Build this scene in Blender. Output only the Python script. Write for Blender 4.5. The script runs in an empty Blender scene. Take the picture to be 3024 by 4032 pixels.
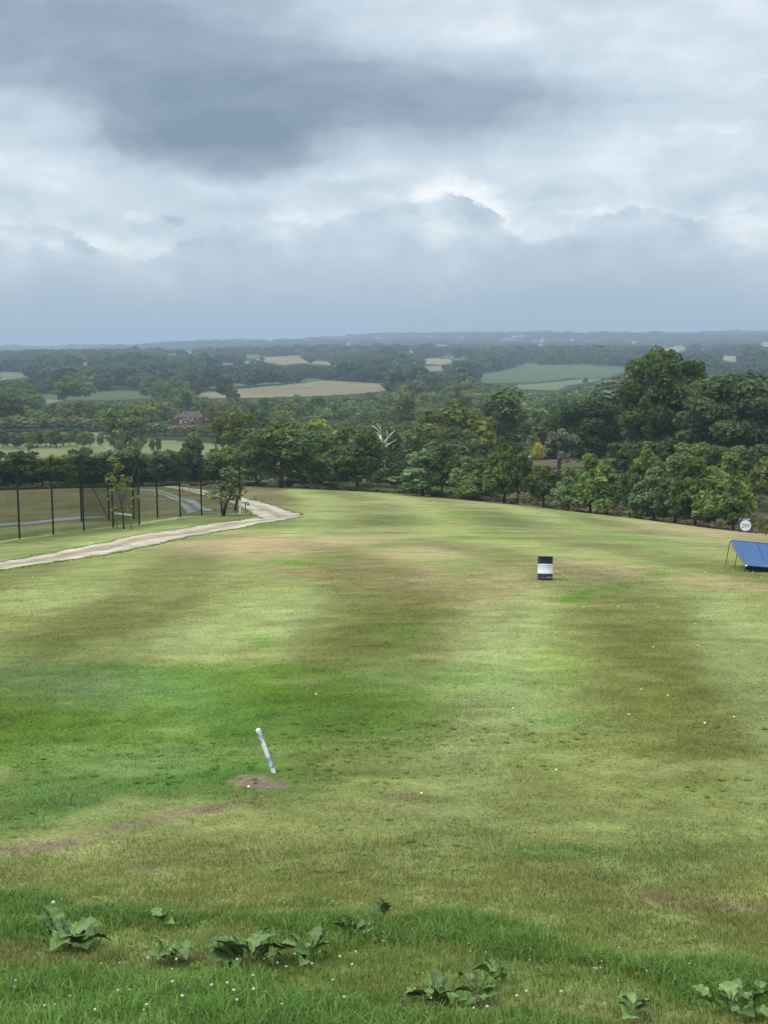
import bpy, math, random
import numpy as np
from math import radians, sin, cos, tan, atan, atan2, pi, sqrt, exp, log
from mathutils import Vector, Matrix

random.seed(7)
RNG = np.random.default_rng(11)
SC = bpy.context.scene
COL = SC.collection

# ------------------------------------------------------------------ camera, light, exposure
F = 5824.0                       # focal length in photo pixels (3024 x 4032)
PITCH, ROLL = 6.72, 0.8
cp, sp = cos(radians(PITCH)), sin(radians(PITCH))
cr, sr = cos(radians(ROLL)), sin(radians(ROLL))
FWD = np.array((0, cp, -sp)); U0 = np.array((0, sp, cp)); R0 = np.array((1.0, 0, 0))
UP = U0 * cr + R0 * sr; RT = R0 * cr - U0 * sr
cam = bpy.data.cameras.new('camera'); co = bpy.data.objects.new('camera', cam); COL.objects.link(co)
cam.sensor_fit = 'VERTICAL'; cam.sensor_height = 36.0; cam.lens = F / 4032 * 36.0
cam.clip_start = 0.1; cam.clip_end = 60000
co.matrix_world = Matrix(((RT[0], UP[0], -FWD[0], 0), (RT[1], UP[1], -FWD[1], 0), (RT[2], UP[2], -FWD[2], 0), (0, 0, 0, 1)))
SC.camera = co
vs = SC.view_settings
vs.view_transform = 'Standard'; vs.look = 'None'; vs.gamma = 1; vs.use_curve_mapping = False
vs.exposure = 0.15
SUN_EL, SUN_AZ = 55.0, -120.0     # azimuth from +Y, clockwise positive
sun = bpy.data.lights.new('sun', 'SUN'); sun.energy = 1.5; sun.angle = radians(18); sun.color = (1, .95, .87)
so = bpy.data.objects.new('sun', sun); COL.objects.link(so)
sd = Vector((sin(radians(SUN_AZ)) * cos(radians(SUN_EL)), cos(radians(SUN_AZ)) * cos(radians(SUN_EL)), sin(radians(SUN_EL))))
so.rotation_euler = sd.to_track_quat('Z', 'Y').to_euler(); so.location = (0, -30, 60)
try:
    SC.cycles.volume_bounces = 1
    SC.cycles.max_bounces = 6; SC.cycles.diffuse_bounces = 3; SC.cycles.transparent_max_bounces = 16
    SC.cycles.use_denoising = True
except Exception:
    pass
HAZE_DENSITY = 1.5e-4
HAZE_COLOR = (.55, .67, .81)

def lin(c):
    c = c / 255.0
    return c / 12.92 if c <= .04045 else ((c + .055) / 1.055) ** 2.4
def L3(r, g, b): return np.array((lin(r), lin(g), lin(b)))
def rays(px, py):
    px = np.atleast_1d(np.asarray(px, float)); py = np.atleast_1d(np.asarray(py, float))
    d = FWD + ((px - 1512) / F)[:, None] * RT + ((2016 - py) / F)[:, None] * UP
    return d / np.linalg.norm(d, axis=1)[:, None]
def project(P):
    P = np.asarray(P, float)
    dz = P @ FWD
    return 1512 + F * (P @ RT) / dz, 2016 - F * (P @ UP) / dz

def build_world():
    w = bpy.data.worlds.new('World'); SC.world = w; w.use_nodes = True
    nt = w.node_tree; N = nt.nodes; K = nt.links; N.clear()
    def nd(t, **kw):
        n = N.new(t)
        for k, v in kw.items(): setattr(n, k, v)
        return n
    def put(sock, v):
        if isinstance(v, bpy.types.NodeSocket): K.new(v, sock)
        else: sock.default_value = v
    def M(op, a, b=0.0, c=0.0):
        n = nd('ShaderNodeMath', operation=op); put(n.inputs[0], a); put(n.inputs[1], b); put(n.inputs[2], c); return n.outputs[0]
    def V(op, a, b=(0, 0, 0)):
        n = nd('ShaderNodeVectorMath', operation=op); put(n.inputs[0], a)
        if op not in ('LENGTH', 'NORMALIZE'): put(n.inputs[1], b)
        return n.outputs['Value' if op == 'LENGTH' else 'Vector']
    def MR(v, a, b, c, d, kind='SMOOTHSTEP'):
        n = nd('ShaderNodeMapRange', interpolation_type=kind); put(n.inputs[0], v)
        for i, q in enumerate((a, b, c, d)): n.inputs[i + 1].default_value = q
        return n.outputs[0]
    out = nd('ShaderNodeOutputWorld'); bg = nd('ShaderNodeBackground')
    K.new(bg.outputs[0], out.inputs[0])
    sky = nd('ShaderNodeTexSky', sky_type='NISHITA', sun_disc=False)
    sky.sun_elevation = radians(SUN_EL); sky.sun_rotation = radians(SUN_AZ)
    tc = nd('ShaderNodeTexCoord'); sep = nd('ShaderNodeSeparateXYZ'); K.new(tc.outputs['Generated'], sep.inputs[0])
    x, y, z = sep.outputs
    az = M('MULTIPLY', M('ARCTAN2', x, y), 180 / pi)
    el = M('MULTIPLY', M('ARCSINE', z), 180 / pi)
    cmb = nd('ShaderNodeCombineXYZ'); K.new(az, cmb.inputs[0]); K.new(el, cmb.inputs[1])
    P = cmb.outputs[0]
    def noise(vec, scale, detail, rough, stretch=(1, 1, 1), off=(0, 0, 0)):
        mp = nd('ShaderNodeMapping'); K.new(vec, mp.inputs[0]); mp.inputs['Scale'].default_value = stretch; mp.inputs['Location'].default_value = off
        n = nd('ShaderNodeTexNoise'); K.new(mp.outputs[0], n.inputs['Vector'])
        n.inputs['Scale'].default_value = scale; n.inputs['Detail'].default_value = detail; n.inputs['Roughness'].default_value = rough
        return n
    def scaled(v, s): n = nd('ShaderNodeVectorMath', operation='SCALE'); K.new(v, n.inputs[0]); n.inputs['Scale'].default_value = s; return n.outputs[0]
    w1 = V('SUBTRACT', noise(P, .16, 5, .55, (1, 1.7, 1)).outputs['Color'], (.5, .5, .5))
    w2 = V('SUBTRACT', noise(P, .9, 6, .6, (1, 1.3, 1), (7, 3, 1)).outputs['Color'], (.5, .5, .5))
    Ps = V('ADD', P, V('MULTIPLY', w1, (5.0, 1.9, 0)))
    Ps = V('ADD', Ps, V('MULTIPLY', w2, (.7, .35, 0)))            # soft overcast sheet
    Pc = V('ADD', P, V('MULTIPLY', w2, (1.7, 1.0, 0)))           # crisper cumulus
    Pc = V('ADD', Pc, V('MULTIPLY', V('SUBTRACT', noise(P, 3.2, 5, .6).outputs['Color'], (.5, .5, .5)), (.6, .5, 0)))
    base = M('MULTIPLY_ADD', noise(P, .13, 6, .52, (1, 2.6, 1), (2, 5, 0)).outputs['Fac'], .46, .46)
    fine = M('MULTIPLY_ADD', noise(Ps, .42, 5, .5, (1, 2.2, 1), (9, 1, 0)).outputs['Fac'], .42, -.21)
    B = M('ADD', base, fine)
    blobs = [  # centre and radii in photo pixels (turned to azimuth/elevation), amount, softness, crisp?
        (120, 110, 1150, 300, -.36, .6, 0), (820, 420, 620, 150, -.22, .6, 0), (1500, 380, 900, 170, -.25, .6, 0),
        (800, 585, 430, 120, -.40, .5, 0), (1900, 430, 700, 90, -.12, .7, 0), (2700, 330, 600, 420, .10, .8, 0),
        (1650, 70, 420, 130, .16, .7, 0), (200, 420, 330, 90, .16, .7, 0), (300, 640, 420, 90, .12, .7, 0), (1700, 700, 900, 70, .08, .7, 0),
        (690, 865, 40, 22, -.14, .5, 1), (560, 850, 70, 20, .10, .6, 1), (1500, 720, 240, 26, -.10, .7, 0), (2150, 765, 130, 18, -.1, .7, 0), (2900, 770, 260, 60, -.12, .7, 0),
    ]
    deg = F * pi / 180
    for cx, cy, rx, ry, amt, soft, crisp in blobs:
        d = rays(cx, cy)[0]
        a0, e0 = math.degrees(atan2(d[0], d[1])), math.degrees(math.asin(d[2]))
        v = V('MULTIPLY', V('SUBTRACT', Pc if crisp else Ps, (a0, e0, 0)), (deg / rx, deg / ry, 0))
        s = MR(V('LENGTH', v), 1 - soft * (.6 if crisp else 1), 1 + soft * (.6 if crisp else 1), amt * (.95 if crisp and amt < 0 else 1), 0)
        B = M('ADD', B, s)
    # low cumulus bank: cauliflower tops, bright gap above, grey-blue bodies below
    sp2 = nd('ShaderNodeSeparateXYZ'); K.new(Pc, sp2.inputs[0])
    prof = nd('ShaderNodeFloatCurve'); u = MR(sp2.outputs[0], -24, 24, 0, 1, 'LINEAR'); K.new(u, prof.inputs['Value'])
    outline = [(0, 905), (150, 880), (300, 930), (430, 985), (610, 1015), (690, 960), (780, 930), (900, 900), (1050, 885), (1200, 890), (1350, 862), (1450, 820), (1600, 800), (1690, 760), (1760, 758), (1850, 790), (1950, 850), (2020, 910), (2150, 945), (2300, 900), (2420, 838), (2540, 815), (2640, 845), (2760, 850), (3024, 800)]
    pts = []
    for px_, py_ in outline:
        d = rays(px_, py_)[0]; pts.append(((math.degrees(atan2(d[0], d[1])) + 24) / 48, math.degrees(math.asin(d[2])) / 8))
    pts = [(0, .50), (.06, .58), (.11, .47), (.16, .55)] + pts + [(.84, .50), (.90, .60), (.95, .48), (1, .5)]
    cv = prof.mapping.curves[0]
    while len(cv.points) < len(pts): cv.points.new(.5, .5)
    for p, q in zip(cv.points, pts): p.location = q; p.handle_type = 'AUTO'
    prof.mapping.update()
    dy = M('SUBTRACT', sp2.outputs[1], M('MULTIPLY', prof.outputs[0], 8.0))
    brk = MR(noise(P, .35, 4, .55, (1, 1.5, 1), (3, 9, 4)).outputs['Fac'], .36, .62, .25, 1.0)
    under = M('MULTIPLY', MR(dy, -.10, .10, .85, 0), brk)
    gap = M('MULTIPLY', MR(dy, -.1, 1.25, .29, 0), MR(noise(P, .22, 4, .5, (1, 1.6, 1), (13, 2, 4)).outputs['Fac'], .40, .62, .15, 1.0))
    body = M('MULTIPLY_ADD', noise(Pc, .5, 6, .55, (1, 1.8, 1), (5, 5, 0)).outputs['Fac'], .42, .36)
    body = M('ADD', body, MR(dy, -1.3, -.2, .06, -.04))
    mxb = nd('ShaderNodeMix', data_type='FLOAT'); K.new(under, mxb.inputs['Factor']); K.new(M('ADD', B, gap), mxb.inputs['A']); K.new(body, mxb.inputs['B'])
    B = mxb.outputs['Result']
    ramp = nd('ShaderNodeValToRGB'); K.new(B, ramp.inputs[0])
    cols = [(0.0, (126, 144, 163)), (.32, (149, 166, 183)), (.55, (178, 196, 210)), (.78, (206, 219, 230)), (1.0, (242, 246, 249))]
    el_ = ramp.color_ramp.elements
    while len(el_) < len(cols): el_.new(.5)
    for e, (p, c) in zip(el_, cols): e.position = p; e.color = (*L3(*c), 1)
    # blue-grey rain band towards the horizon, all the way round
    hb = M('ADD', el, M('MULTIPLY', M('SUBTRACT', noise(P, .12, 4, .5, (1, 2, 1), (4, 8, 2)).outputs['Fac'], .5), 2.2))
    band = MR(hb, .8, 4.4, 1, 0)
    mx = nd('ShaderNodeMix', data_type='RGBA'); K.new(M('MULTIPLY', band, .88), mx.inputs['Factor']); K.new(ramp.outputs[0], mx.inputs['A'])
    mx.inputs['B'].default_value = (*L3(160, 180, 198), 1)
    # a little of the clear sky above shows through the sheet
    thin = nd('ShaderNodeMix', data_type='RGBA'); thin.inputs['Factor'].default_value = .06; K.new(mx.outputs['Result'], thin.inputs['A'])
    K.new(scaled(sky.outputs[0], .10), thin.inputs['B'])
    # overcast dome: brighter towards the zenith
    zen = MR(el, 11, 75, 1.0, 2.9, 'SMOOTHSTEP')
    fin = nd('ShaderNodeVectorMath', operation='SCALE'); K.new(thin.outputs['Result'], fin.inputs[0]); K.new(zen, fin.inputs['Scale'])
    K.new(fin.outputs[0], bg.inputs['Color']); bg.inputs['Strength'].default_value = 1.0
build_world()

# ------------------------------------------------------------------ noise
def _h(ix, iy, s):
    n = (ix.astype(np.int64) * 374761393 + iy.astype(np.int64) * 668265263 + s * 982451653) & 0xFFFFFFFF
    n = ((n ^ (n >> 13)) * 1274126177) & 0xFFFFFFFF
    n = n ^ (n >> 16)
    return (n & 0xFFFF) / 65535.0
def vnoise(x, y, s=0):
    x = np.asarray(x, float); y = np.asarray(y, float)
    ix = np.floor(x); iy = np.floor(y); fx = x - ix; fy = y - iy
    fx = fx * fx * (3 - 2 * fx); fy = fy * fy * (3 - 2 * fy)
    a, b, c, d = _h(ix, iy, s), _h(ix + 1, iy, s), _h(ix, iy + 1, s), _h(ix + 1, iy + 1, s)
    return (a * (1 - fx) + b * fx) * (1 - fy) + (c * (1 - fx) + d * fx) * fy
def fbm(x, y, s=0, o=4):
    t = 0; a = .5; n = 0
    for i in range(o):
        t = t + a * vnoise(x * 2 ** i, y * 2 ** i, s + i * 17); n += a; a *= .5
    return t / n - .5
def smooth(e0, e1, v):
    t = np.clip((v - e0) / (e1 - e0), 0, 1); return t * t * (3 - 2 * t)

# ------------------------------------------------------------------ terrain
NEAR = {0: 3.6, 5: 4.15, 9.9: 4.8, 14: 5.6, 23.3: 6.8, 35: 7.75, 54: 9.1, 64: 10.0}
FARV = {5500: 42, 7000: 28}
COLS = {
 250: {88: 12.6, 110: 14.55, 135: 16.9, 162: 19.2, 183: 20.6, 215: 22.8, 250: 25, 280: 26.9, 300: 29, 350: 36, 400: 40, 500: 42, 600: 42.5, 750: 45.2, 800: 44.3, 1000: 46, 1300: 48.5, 1800: 48, 2400: 47, 3000: 39, 3800: 34, 4600: 52, 5500: 62, 7000: 66, 8500: 60, 9600: 52, 10600: 60, 16000: 120},
 1000: {88: 12.5, 110: 14.6, 135: 17, 162: 19.2, 183: 20.8, 215: 23.1, 250: 25.3, 280: 27.4, 300: 29.8, 350: 37, 400: 42, 500: 46, 600: 47, 750: 48, 800: 48, 1000: 48, 1300: 49.5, 1800: 48.5, 2400: 47, 3000: 42, 3800: 38, 4600: 50, 5500: 42, 7000: 28, 8500: 24, 9600: 16, 10600: 60, 16000: 120},
 1500: {88: 12.5, 110: 14.8, 135: 17.3, 162: 19.6, 183: 21.2, 215: 23.6, 250: 25.9, 280: 29.5, 300: 32, 350: 38, 400: 43, 500: 49, 600: 51, 750: 51, 800: 51, 1000: 50, 1300: 50, 1800: 49, 2400: 47, 3000: 42, 3800: 39, 4600: 52, 5500: 42, 7000: 28, 8500: 16, 9600: 7, 10600: 50, 16000: 120},
 2000: {88: 12.5, 110: 14.9, 135: 17.5, 162: 20, 183: 21.8, 215: 24.4, 250: 28, 280: 30, 300: 31, 350: 33, 400: 33.5, 500: 44, 600: 49, 750: 52, 800: 52, 1000: 53, 1300: 53, 1800: 57, 2400: 54, 3000: 49, 3800: 42, 4600: 52, 5500: 42, 7000: 28, 8500: 8, 9600: -2, 10600: 50, 16000: 120},
 2500: {88: 12.5, 110: 15, 135: 18, 162: 20.8, 183: 22.8, 200: 24.4, 215: 26.5, 250: 28, 280: 28.6, 300: 28.8, 350: 29.5, 400: 33, 500: 43, 600: 49, 750: 52, 800: 52.5, 1000: 54, 1300: 55, 1800: 57, 2400: 54, 3000: 49, 3800: 46, 4600: 52, 5500: 50, 7000: 28, 8500: 14, 9600: 4, 10600: 50, 16000: 120},
 3024: {88: 12.5, 110: 15, 135: 18.4, 162: 21.8, 183: 24.3, 200: 27, 215: 28.5, 250: 29.5, 280: 29.8, 300: 30, 350: 31, 400: 35, 500: 44, 600: 49, 750: 52, 800: 52.5, 1000: 54, 1300: 56, 1800: 57, 2400: 54, 3000: 49, 3800: 46, 4600: 52, 5500: 50, 7000: 28, 8500: 18, 9600: 9, 10600: 50, 16000: 120},
}
def pchip(xk, yk, xq):
    xk = np.asarray(xk, float); yk = np.asarray(yk, float); h = np.diff(xk); dl = np.diff(yk) / h
    m = np.zeros_like(yk); m[0] = dl[0]; m[-1] = dl[-1]
    for i in range(1, len(xk) - 1):
        if dl[i - 1] * dl[i] > 0:
            w1 = 2 * h[i] + h[i - 1]; w2 = h[i] + 2 * h[i - 1]
            m[i] = (w1 + w2) / (w1 / dl[i - 1] + w2 / dl[i])
    i = np.clip(np.searchsorted(xk, xq) - 1, 0, len(h) - 1)
    t = (xq - xk[i]) / h[i]
    return ((1 + 2 * t) * (1 - t) ** 2 * yk[i] + t * (1 - t) ** 2 * h[i] * m[i] + t * t * (3 - 2 * t) * yk[i + 1] + t * t * (t - 1) * h[i] * m[i + 1])
LQ = np.linspace(log(3.0), log(16003.0), 1500)          # log(d+3)
AZK = np.array([atan((x - 1512) / F) for x in COLS])
TAB = []
for x, t in COLS.items():
    k = {**NEAR, **t}; ds = sorted(k)
    TAB.append(pchip([log(d + 3) for d in ds], [k[d] for d in ds], LQ))
TAB = np.array(TAB)
ks = np.exp(-np.linspace(-2, 2, 25) ** 2); ks /= ks.sum()
TAB = np.array([np.convolve(np.pad(r, 12, mode='edge'), ks, 'valid') for r in TAB])
AQ = np.linspace(-.45, .45, 181)
def _aq():
    out = np.zeros((len(AQ), len(LQ)))
    w = np.exp(-((AQ[:, None] - AQ[None, :]) / .025) ** 2); w /= w.sum(1)[:, None]
    lin_ = np.array([[np.interp(a, AZK, TAB[:, j]) for a in AQ] for j in range(len(LQ))]).T
    return w @ lin_
T2 = _aq()
def zt(x, y):
    x = np.asarray(x, float); y = np.asarray(y, float)
    r = np.hypot(x, y); a = np.clip(np.arctan2(x, y), -.449, .449)
    u = (a + .45) / .9 * (len(AQ) - 1); v = (np.log(r + 3) - LQ[0]) / (LQ[-1] - LQ[0]) * (len(LQ) - 1)
    v = np.clip(v, 0, len(LQ) - 1.001); i = u.astype(int); j = v.astype(int); fu = u - i; fv = v - j
    i1 = np.minimum(i + 1, len(AQ) - 1)
    d = (T2[i, j] * (1 - fu) + T2[i1, j] * fu) * (1 - fv) + (T2[i, j + 1] * (1 - fu) + T2[i1, j + 1] * fu) * fv
    n = fbm(x / 1.6, y / 1.6, 3, 3) * .10 * smooth(90, 30, r)
    n = n + fbm(x / 14, y / 14, 5, 3) * .35 * smooth(20, 60, r)
    n = n + fbm(x / 420, y / 420, 9, 3) * 22 * smooth(1500, 3500, r)
    n = n + (fbm(x / 620, y / 900, 19, 4) * 64) * smooth(5000, 8000, r)
    return -d + n
DM = np.exp(np.linspace(log(3.5), log(13000), 2600))
def gp(px, py):
    """ground points seen at photo pixels (first crossing of the terrain)"""
    R = rays(px, py); out = np.zeros((len(R), 3))
    for i, d in enumerate(R):
        h = np.hypot(d[0], d[1]); t = DM / h
        below = d[2] * t < zt(d[0] * t, d[1] * t)
        k = int(np.argmax(below)) if below.any() else len(DM) - 1
        lo, hi = t[max(k - 1, 0)], t[k]
        for _ in range(18):
            m = (lo + hi) / 2
            if d[2] * m < zt(d[0] * m, d[1] * m): hi = m
            else: lo = m
        out[i] = d * hi
        out[i, 2] = zt(out[i, 0], out[i, 1])
    return out
def gd(px, dist):
    """the ground point at a ground distance whose photo column is px"""
    a = atan((px - 1512) / F)
    for _ in range(5):
        P = np.array((dist * sin(a), dist * cos(a), 0.0)); P[2] = zt(P[0], P[1])
        qx, _y = project(P); a += (px - qx) / F
    return P
def zz(x, y): return float(zt(x, y))

def inpoly(x, y, poly):
    x = np.asarray(x, float); y = np.asarray(y, float); r = np.zeros(x.shape, bool); n = len(poly)
    for i in range(n):
        x0, y0 = poly[i]; x1, y1 = poly[(i + 1) % n]
        if y0 == y1: continue
        r ^= ((y0 > y) != (y1 > y)) & (x < (x1 - x0) * (y - y0) / (y1 - y0) + x0)
    return r

# ------------------------------------------------------------------ mesh helpers
def mesh_np(name, V, faces, mat=None, col=None, smooth_=False, attrs=None):
    """V (n,3); faces: one (m,k) int array; col (n,3) -> colour attribute Col"""
    V = np.asarray(V, np.float32); faces = np.asarray(faces, np.int32)
    me = bpy.data.meshes.new(name)
    m, k = faces.shape
    me.vertices.add(len(V)); me.vertices.foreach_set('co', V.ravel())
    me.loops.add(m * k); me.loops.foreach_set('vertex_index', faces.ravel())
    me.polygons.add(m); me.polygons.foreach_set('loop_start', np.arange(0, m * k, k, dtype=np.int32))
    if smooth_: me.polygons.foreach_set('use_smooth', np.ones(m, bool))
    if col is not None:
        a = me.attributes.new('Col', 'FLOAT_COLOR', 'POINT')
        a.data.foreach_set('color', np.concatenate([col, np.ones((len(col), 1))], 1).astype(np.float32).ravel())
    for nme, v in (attrs or {}).items():
        a = me.attributes.new(nme, 'FLOAT', 'POINT'); a.data.foreach_set('value', np.asarray(v, np.float32))
    me.update(calc_edges=True)
    if mat: me.materials.append(mat)
    return me
class MB:
    def __init__(s): s.v = []; s.f = []
    def quad(s, a, b, c, d):
        i = len(s.v); s.v += [tuple(a), tuple(b), tuple(c), tuple(d)]; s.f.append((i, i + 1, i + 2, i + 3)); return s
    def poly(s, pts):
        i = len(s.v); s.v += [tuple(p) for p in pts]; s.f.append(tuple(range(i, i + len(pts)))); return s
    def box(s, c, d, R=None):
        i = len(s.v); c = Vector(c)
        for X in (-.5, .5):
            for Y in (-.5, .5):
                for Z in (-.5, .5):
                    p = Vector((X * d[0], Y * d[1], Z * d[2]))
                    if R is not None: p = R @ p
                    s.v.append(tuple(c + p))
        for f in ((0, 1, 3, 2), (4, 6, 7, 5), (0, 4, 5, 1), (2, 3, 7, 6), (0, 2, 6, 4), (1, 5, 7, 3)): s.f.append(tuple(i + q for q in f))
        return s
    def tube(s, pts, rad, n=6, cap=True):
        pts = [Vector(p) for p in pts]
        if not hasattr(rad, '__len__'): rad = [rad] * len(pts)
        i0 = len(s.v)
        for k, p in enumerate(pts):
            t = (pts[min(k + 1, len(pts) - 1)] - pts[max(k - 1, 0)]).normalized()
            ref = Vector((0, 0, 1)) if abs(t.z) < .9 else Vector((1, 0, 0))
            a = t.cross(ref).normalized(); b = t.cross(a)
            for j in range(n):
                th = 2 * pi * j / n; s.v.append(tuple(p + (a * cos(th) + b * sin(th)) * rad[k]))
        for k in range(len(pts) - 1):
            for j in range(n):
                s.f.append((i0 + k * n + j, i0 + k * n + (j + 1) % n, i0 + (k + 1) * n + (j + 1) % n, i0 + (k + 1) * n + j))
        if cap:
            s.f.append(tuple(i0 + j for j in reversed(range(n)))); e = i0 + (len(pts) - 1) * n; s.f.append(tuple(e + j for j in range(n)))
        return s
    def lathe(s, prof, n=24):
        i0 = len(s.v)
        for r, z in prof:
            for j in range(n): s.v.append((r * cos(2 * pi * j / n), r * sin(2 * pi * j / n), z))
        for k in range(len(prof) - 1):
            for j in range(n): s.f.append((i0 + k * n + j, i0 + k * n + (j + 1) % n, i0 + (k + 1) * n + (j + 1) % n, i0 + (k + 1) * n + j))
        return s
    def mesh(s, name, mat=None, smooth_=False):
        me = bpy.data.meshes.new(name); me.from_pydata(s.v, [], s.f)
        if smooth_:
            for p in me.polygons: p.use_smooth = True
        if mat: me.materials.append(mat)
        me.update(); return me
def link(name, me, parent=None, loc=None, rot=None, scale=None):
    o = bpy.data.objects.new(name, me); COL.objects.link(o)
    if parent: o.parent = parent
    if loc is not None: o.location = loc
    if rot is not None: o.rotation_euler = rot
    if scale is not None: o.scale = scale
    return o
def part(name, mb, mat, parent, sm=False): return link(name, mb.mesh(name, mat, sm), parent)
def tag(o, label=None, cat=None, group=None, kind=None):
    for k, v in (('label', label), ('category', cat), ('group', group), ('kind', kind)):
        if v: o[k] = v
    return o
def thing(name, label, cat, loc=(0, 0, 0), rz=0, group=None):
    return tag(link(name, None, None, loc, (0, 0, rz)), label, cat, group)

# ------------------------------------------------------------------ materials
def newmat(name):
    m = bpy.data.materials.new(name); m.use_nodes = True
    nt = m.node_tree; return m, nt, nt.nodes['Principled BSDF']
def mat(name, rgb, rough=.7, var=.15, scale=8.0, bump=0.0, spec=.3, metal=0.0, rgb2=None, thr=(.45, .6), coords='Object'):
    m, nt, b = newmat(name); N, K = nt.nodes, nt.links
    tc = N.new('ShaderNodeTexCoord')
    n = N.new('ShaderNodeTexNoise'); n.inputs['Scale'].default_value = scale; n.inputs['Detail'].default_value = 6; n.inputs['Roughness'].default_value = .6
    K.new(tc.outputs[coords], n.inputs['Vector'])
    mr = N.new('ShaderNodeMapRange'); K.new(n.outputs['Fac'], mr.inputs[0]); mr.inputs[1].default_value = .25; mr.inputs[2].default_value = .75
    mr.inputs[3].default_value = 1 - var; mr.inputs[4].default_value = 1 + var
    src = None
    if rgb2 is not None:
        n2 = N.new('ShaderNodeTexNoise'); n2.inputs['Scale'].default_value = scale * .45; n2.inputs['Detail'].default_value = 7; n2.inputs['Roughness'].default_value = .65
        K.new(tc.outputs[coords], n2.inputs['Vector'])
        r2 = N.new('ShaderNodeMapRange'); K.new(n2.outputs['Fac'], r2.inputs[0]); r2.inputs[1].default_value = thr[0]; r2.inputs[2].default_value = thr[1]
        mx = N.new('ShaderNodeMix'); mx.data_type = 'RGBA'; K.new(r2.outputs[0], mx.inputs['Factor'])
        mx.inputs['A'].default_value = (*rgb, 1); mx.inputs['B'].default_value = (*rgb2, 1); src = mx.outputs['Result']
    vm = N.new('ShaderNodeVectorMath'); vm.operation = 'SCALE'; K.new(mr.outputs[0], vm.inputs['Scale'])
    if src: K.new(src, vm.inputs[0])
    else: vm.inputs[0].default_value = rgb
    K.new(vm.outputs[0], b.inputs['Base Color'])
    b.inputs['Roughness'].default_value = rough; b.inputs['Specular IOR Level'].default_value = spec; b.inputs['Metallic'].default_value = metal
    if bump:
        bp = N.new('ShaderNodeBump'); bp.inputs['Strength'].default_value = bump; bp.inputs['Distance'].default_value = .02
        K.new(n.outputs['Fac'], bp.inputs['Height']); K.new(bp.outputs[0], b.inputs['Normal'])
    return m
def ground_mat(name, scales=(60, 9, 1.3), amts=(.22, .22, .16), bump=.5):
    """vertex colour Col modulated by world-space noise at several scales, streaky fine relief"""
    m, nt, b = newmat(name); N, K = nt.nodes, nt.links
    at = N.new('ShaderNodeAttribute'); at.attribute_name = 'Col'
    geo = N.new('ShaderNodeNewGeometry'); f = None; fines = []
    for s, a in zip(scales, amts):
        n = N.new('ShaderNodeTexNoise'); n.inputs['Scale'].default_value = s; n.inputs['Detail'].default_value = 4; n.inputs['Roughness'].default_value = .6
        K.new(geo.outputs['Position'], n.inputs['Vector']); fines.append(n)
        mr = N.new('ShaderNodeMapRange'); K.new(n.outputs['Fac'], mr.inputs[0]); mr.inputs[1].default_value = .3; mr.inputs[2].default_value = .7
        mr.inputs[3].default_value = 1 - a; mr.inputs[4].default_value = 1 + a
        if f is None: f = mr.outputs[0]
        else:
            mm = N.new('ShaderNodeMath'); mm.operation = 'MULTIPLY'; K.new(f, mm.inputs[0]); K.new(mr.outputs[0], mm.inputs[1]); f = mm.outputs[0]
    vm = N.new('ShaderNodeVectorMath'); vm.operation = 'SCALE'; K.new(at.outputs['Color'], vm.inputs[0]); K.new(f, vm.inputs['Scale'])
    K.new(vm.outputs[0], b.inputs['Base Color']); b.inputs['Roughness'].default_value = .95; b.inputs['Specular IOR Level'].default_value = .08
    if bump:
        bp = N.new('ShaderNodeBump'); bp.inputs['Strength'].default_value = bump; bp.inputs['Distance'].default_value = .05
        K.new(fines[1].outputs['Fac'], bp.inputs['Height']); K.new(bp.outputs[0], b.inputs['Normal'])
    return m
def blade_mat(name, transl=.35):
    m, nt, b = newmat(name); N, K = nt.nodes, nt.links
    at = N.new('ShaderNodeAttribute'); at.attribute_name = 'Col'
    d = N.new('ShaderNodeBsdfDiffuse'); t = N.new('ShaderNodeBsdfTranslucent'); mx = N.new('ShaderNodeMixShader'); mx.inputs[0].default_value = transl
    K.new(at.outputs['Color'], d.inputs[0]); K.new(at.outputs['Color'], t.inputs[0]); K.new(d.outputs[0], mx.inputs[1]); K.new(t.outputs[0], mx.inputs[2])
    K.new(mx.outputs[0], N['Material Output'].inputs[0]); return m
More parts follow.
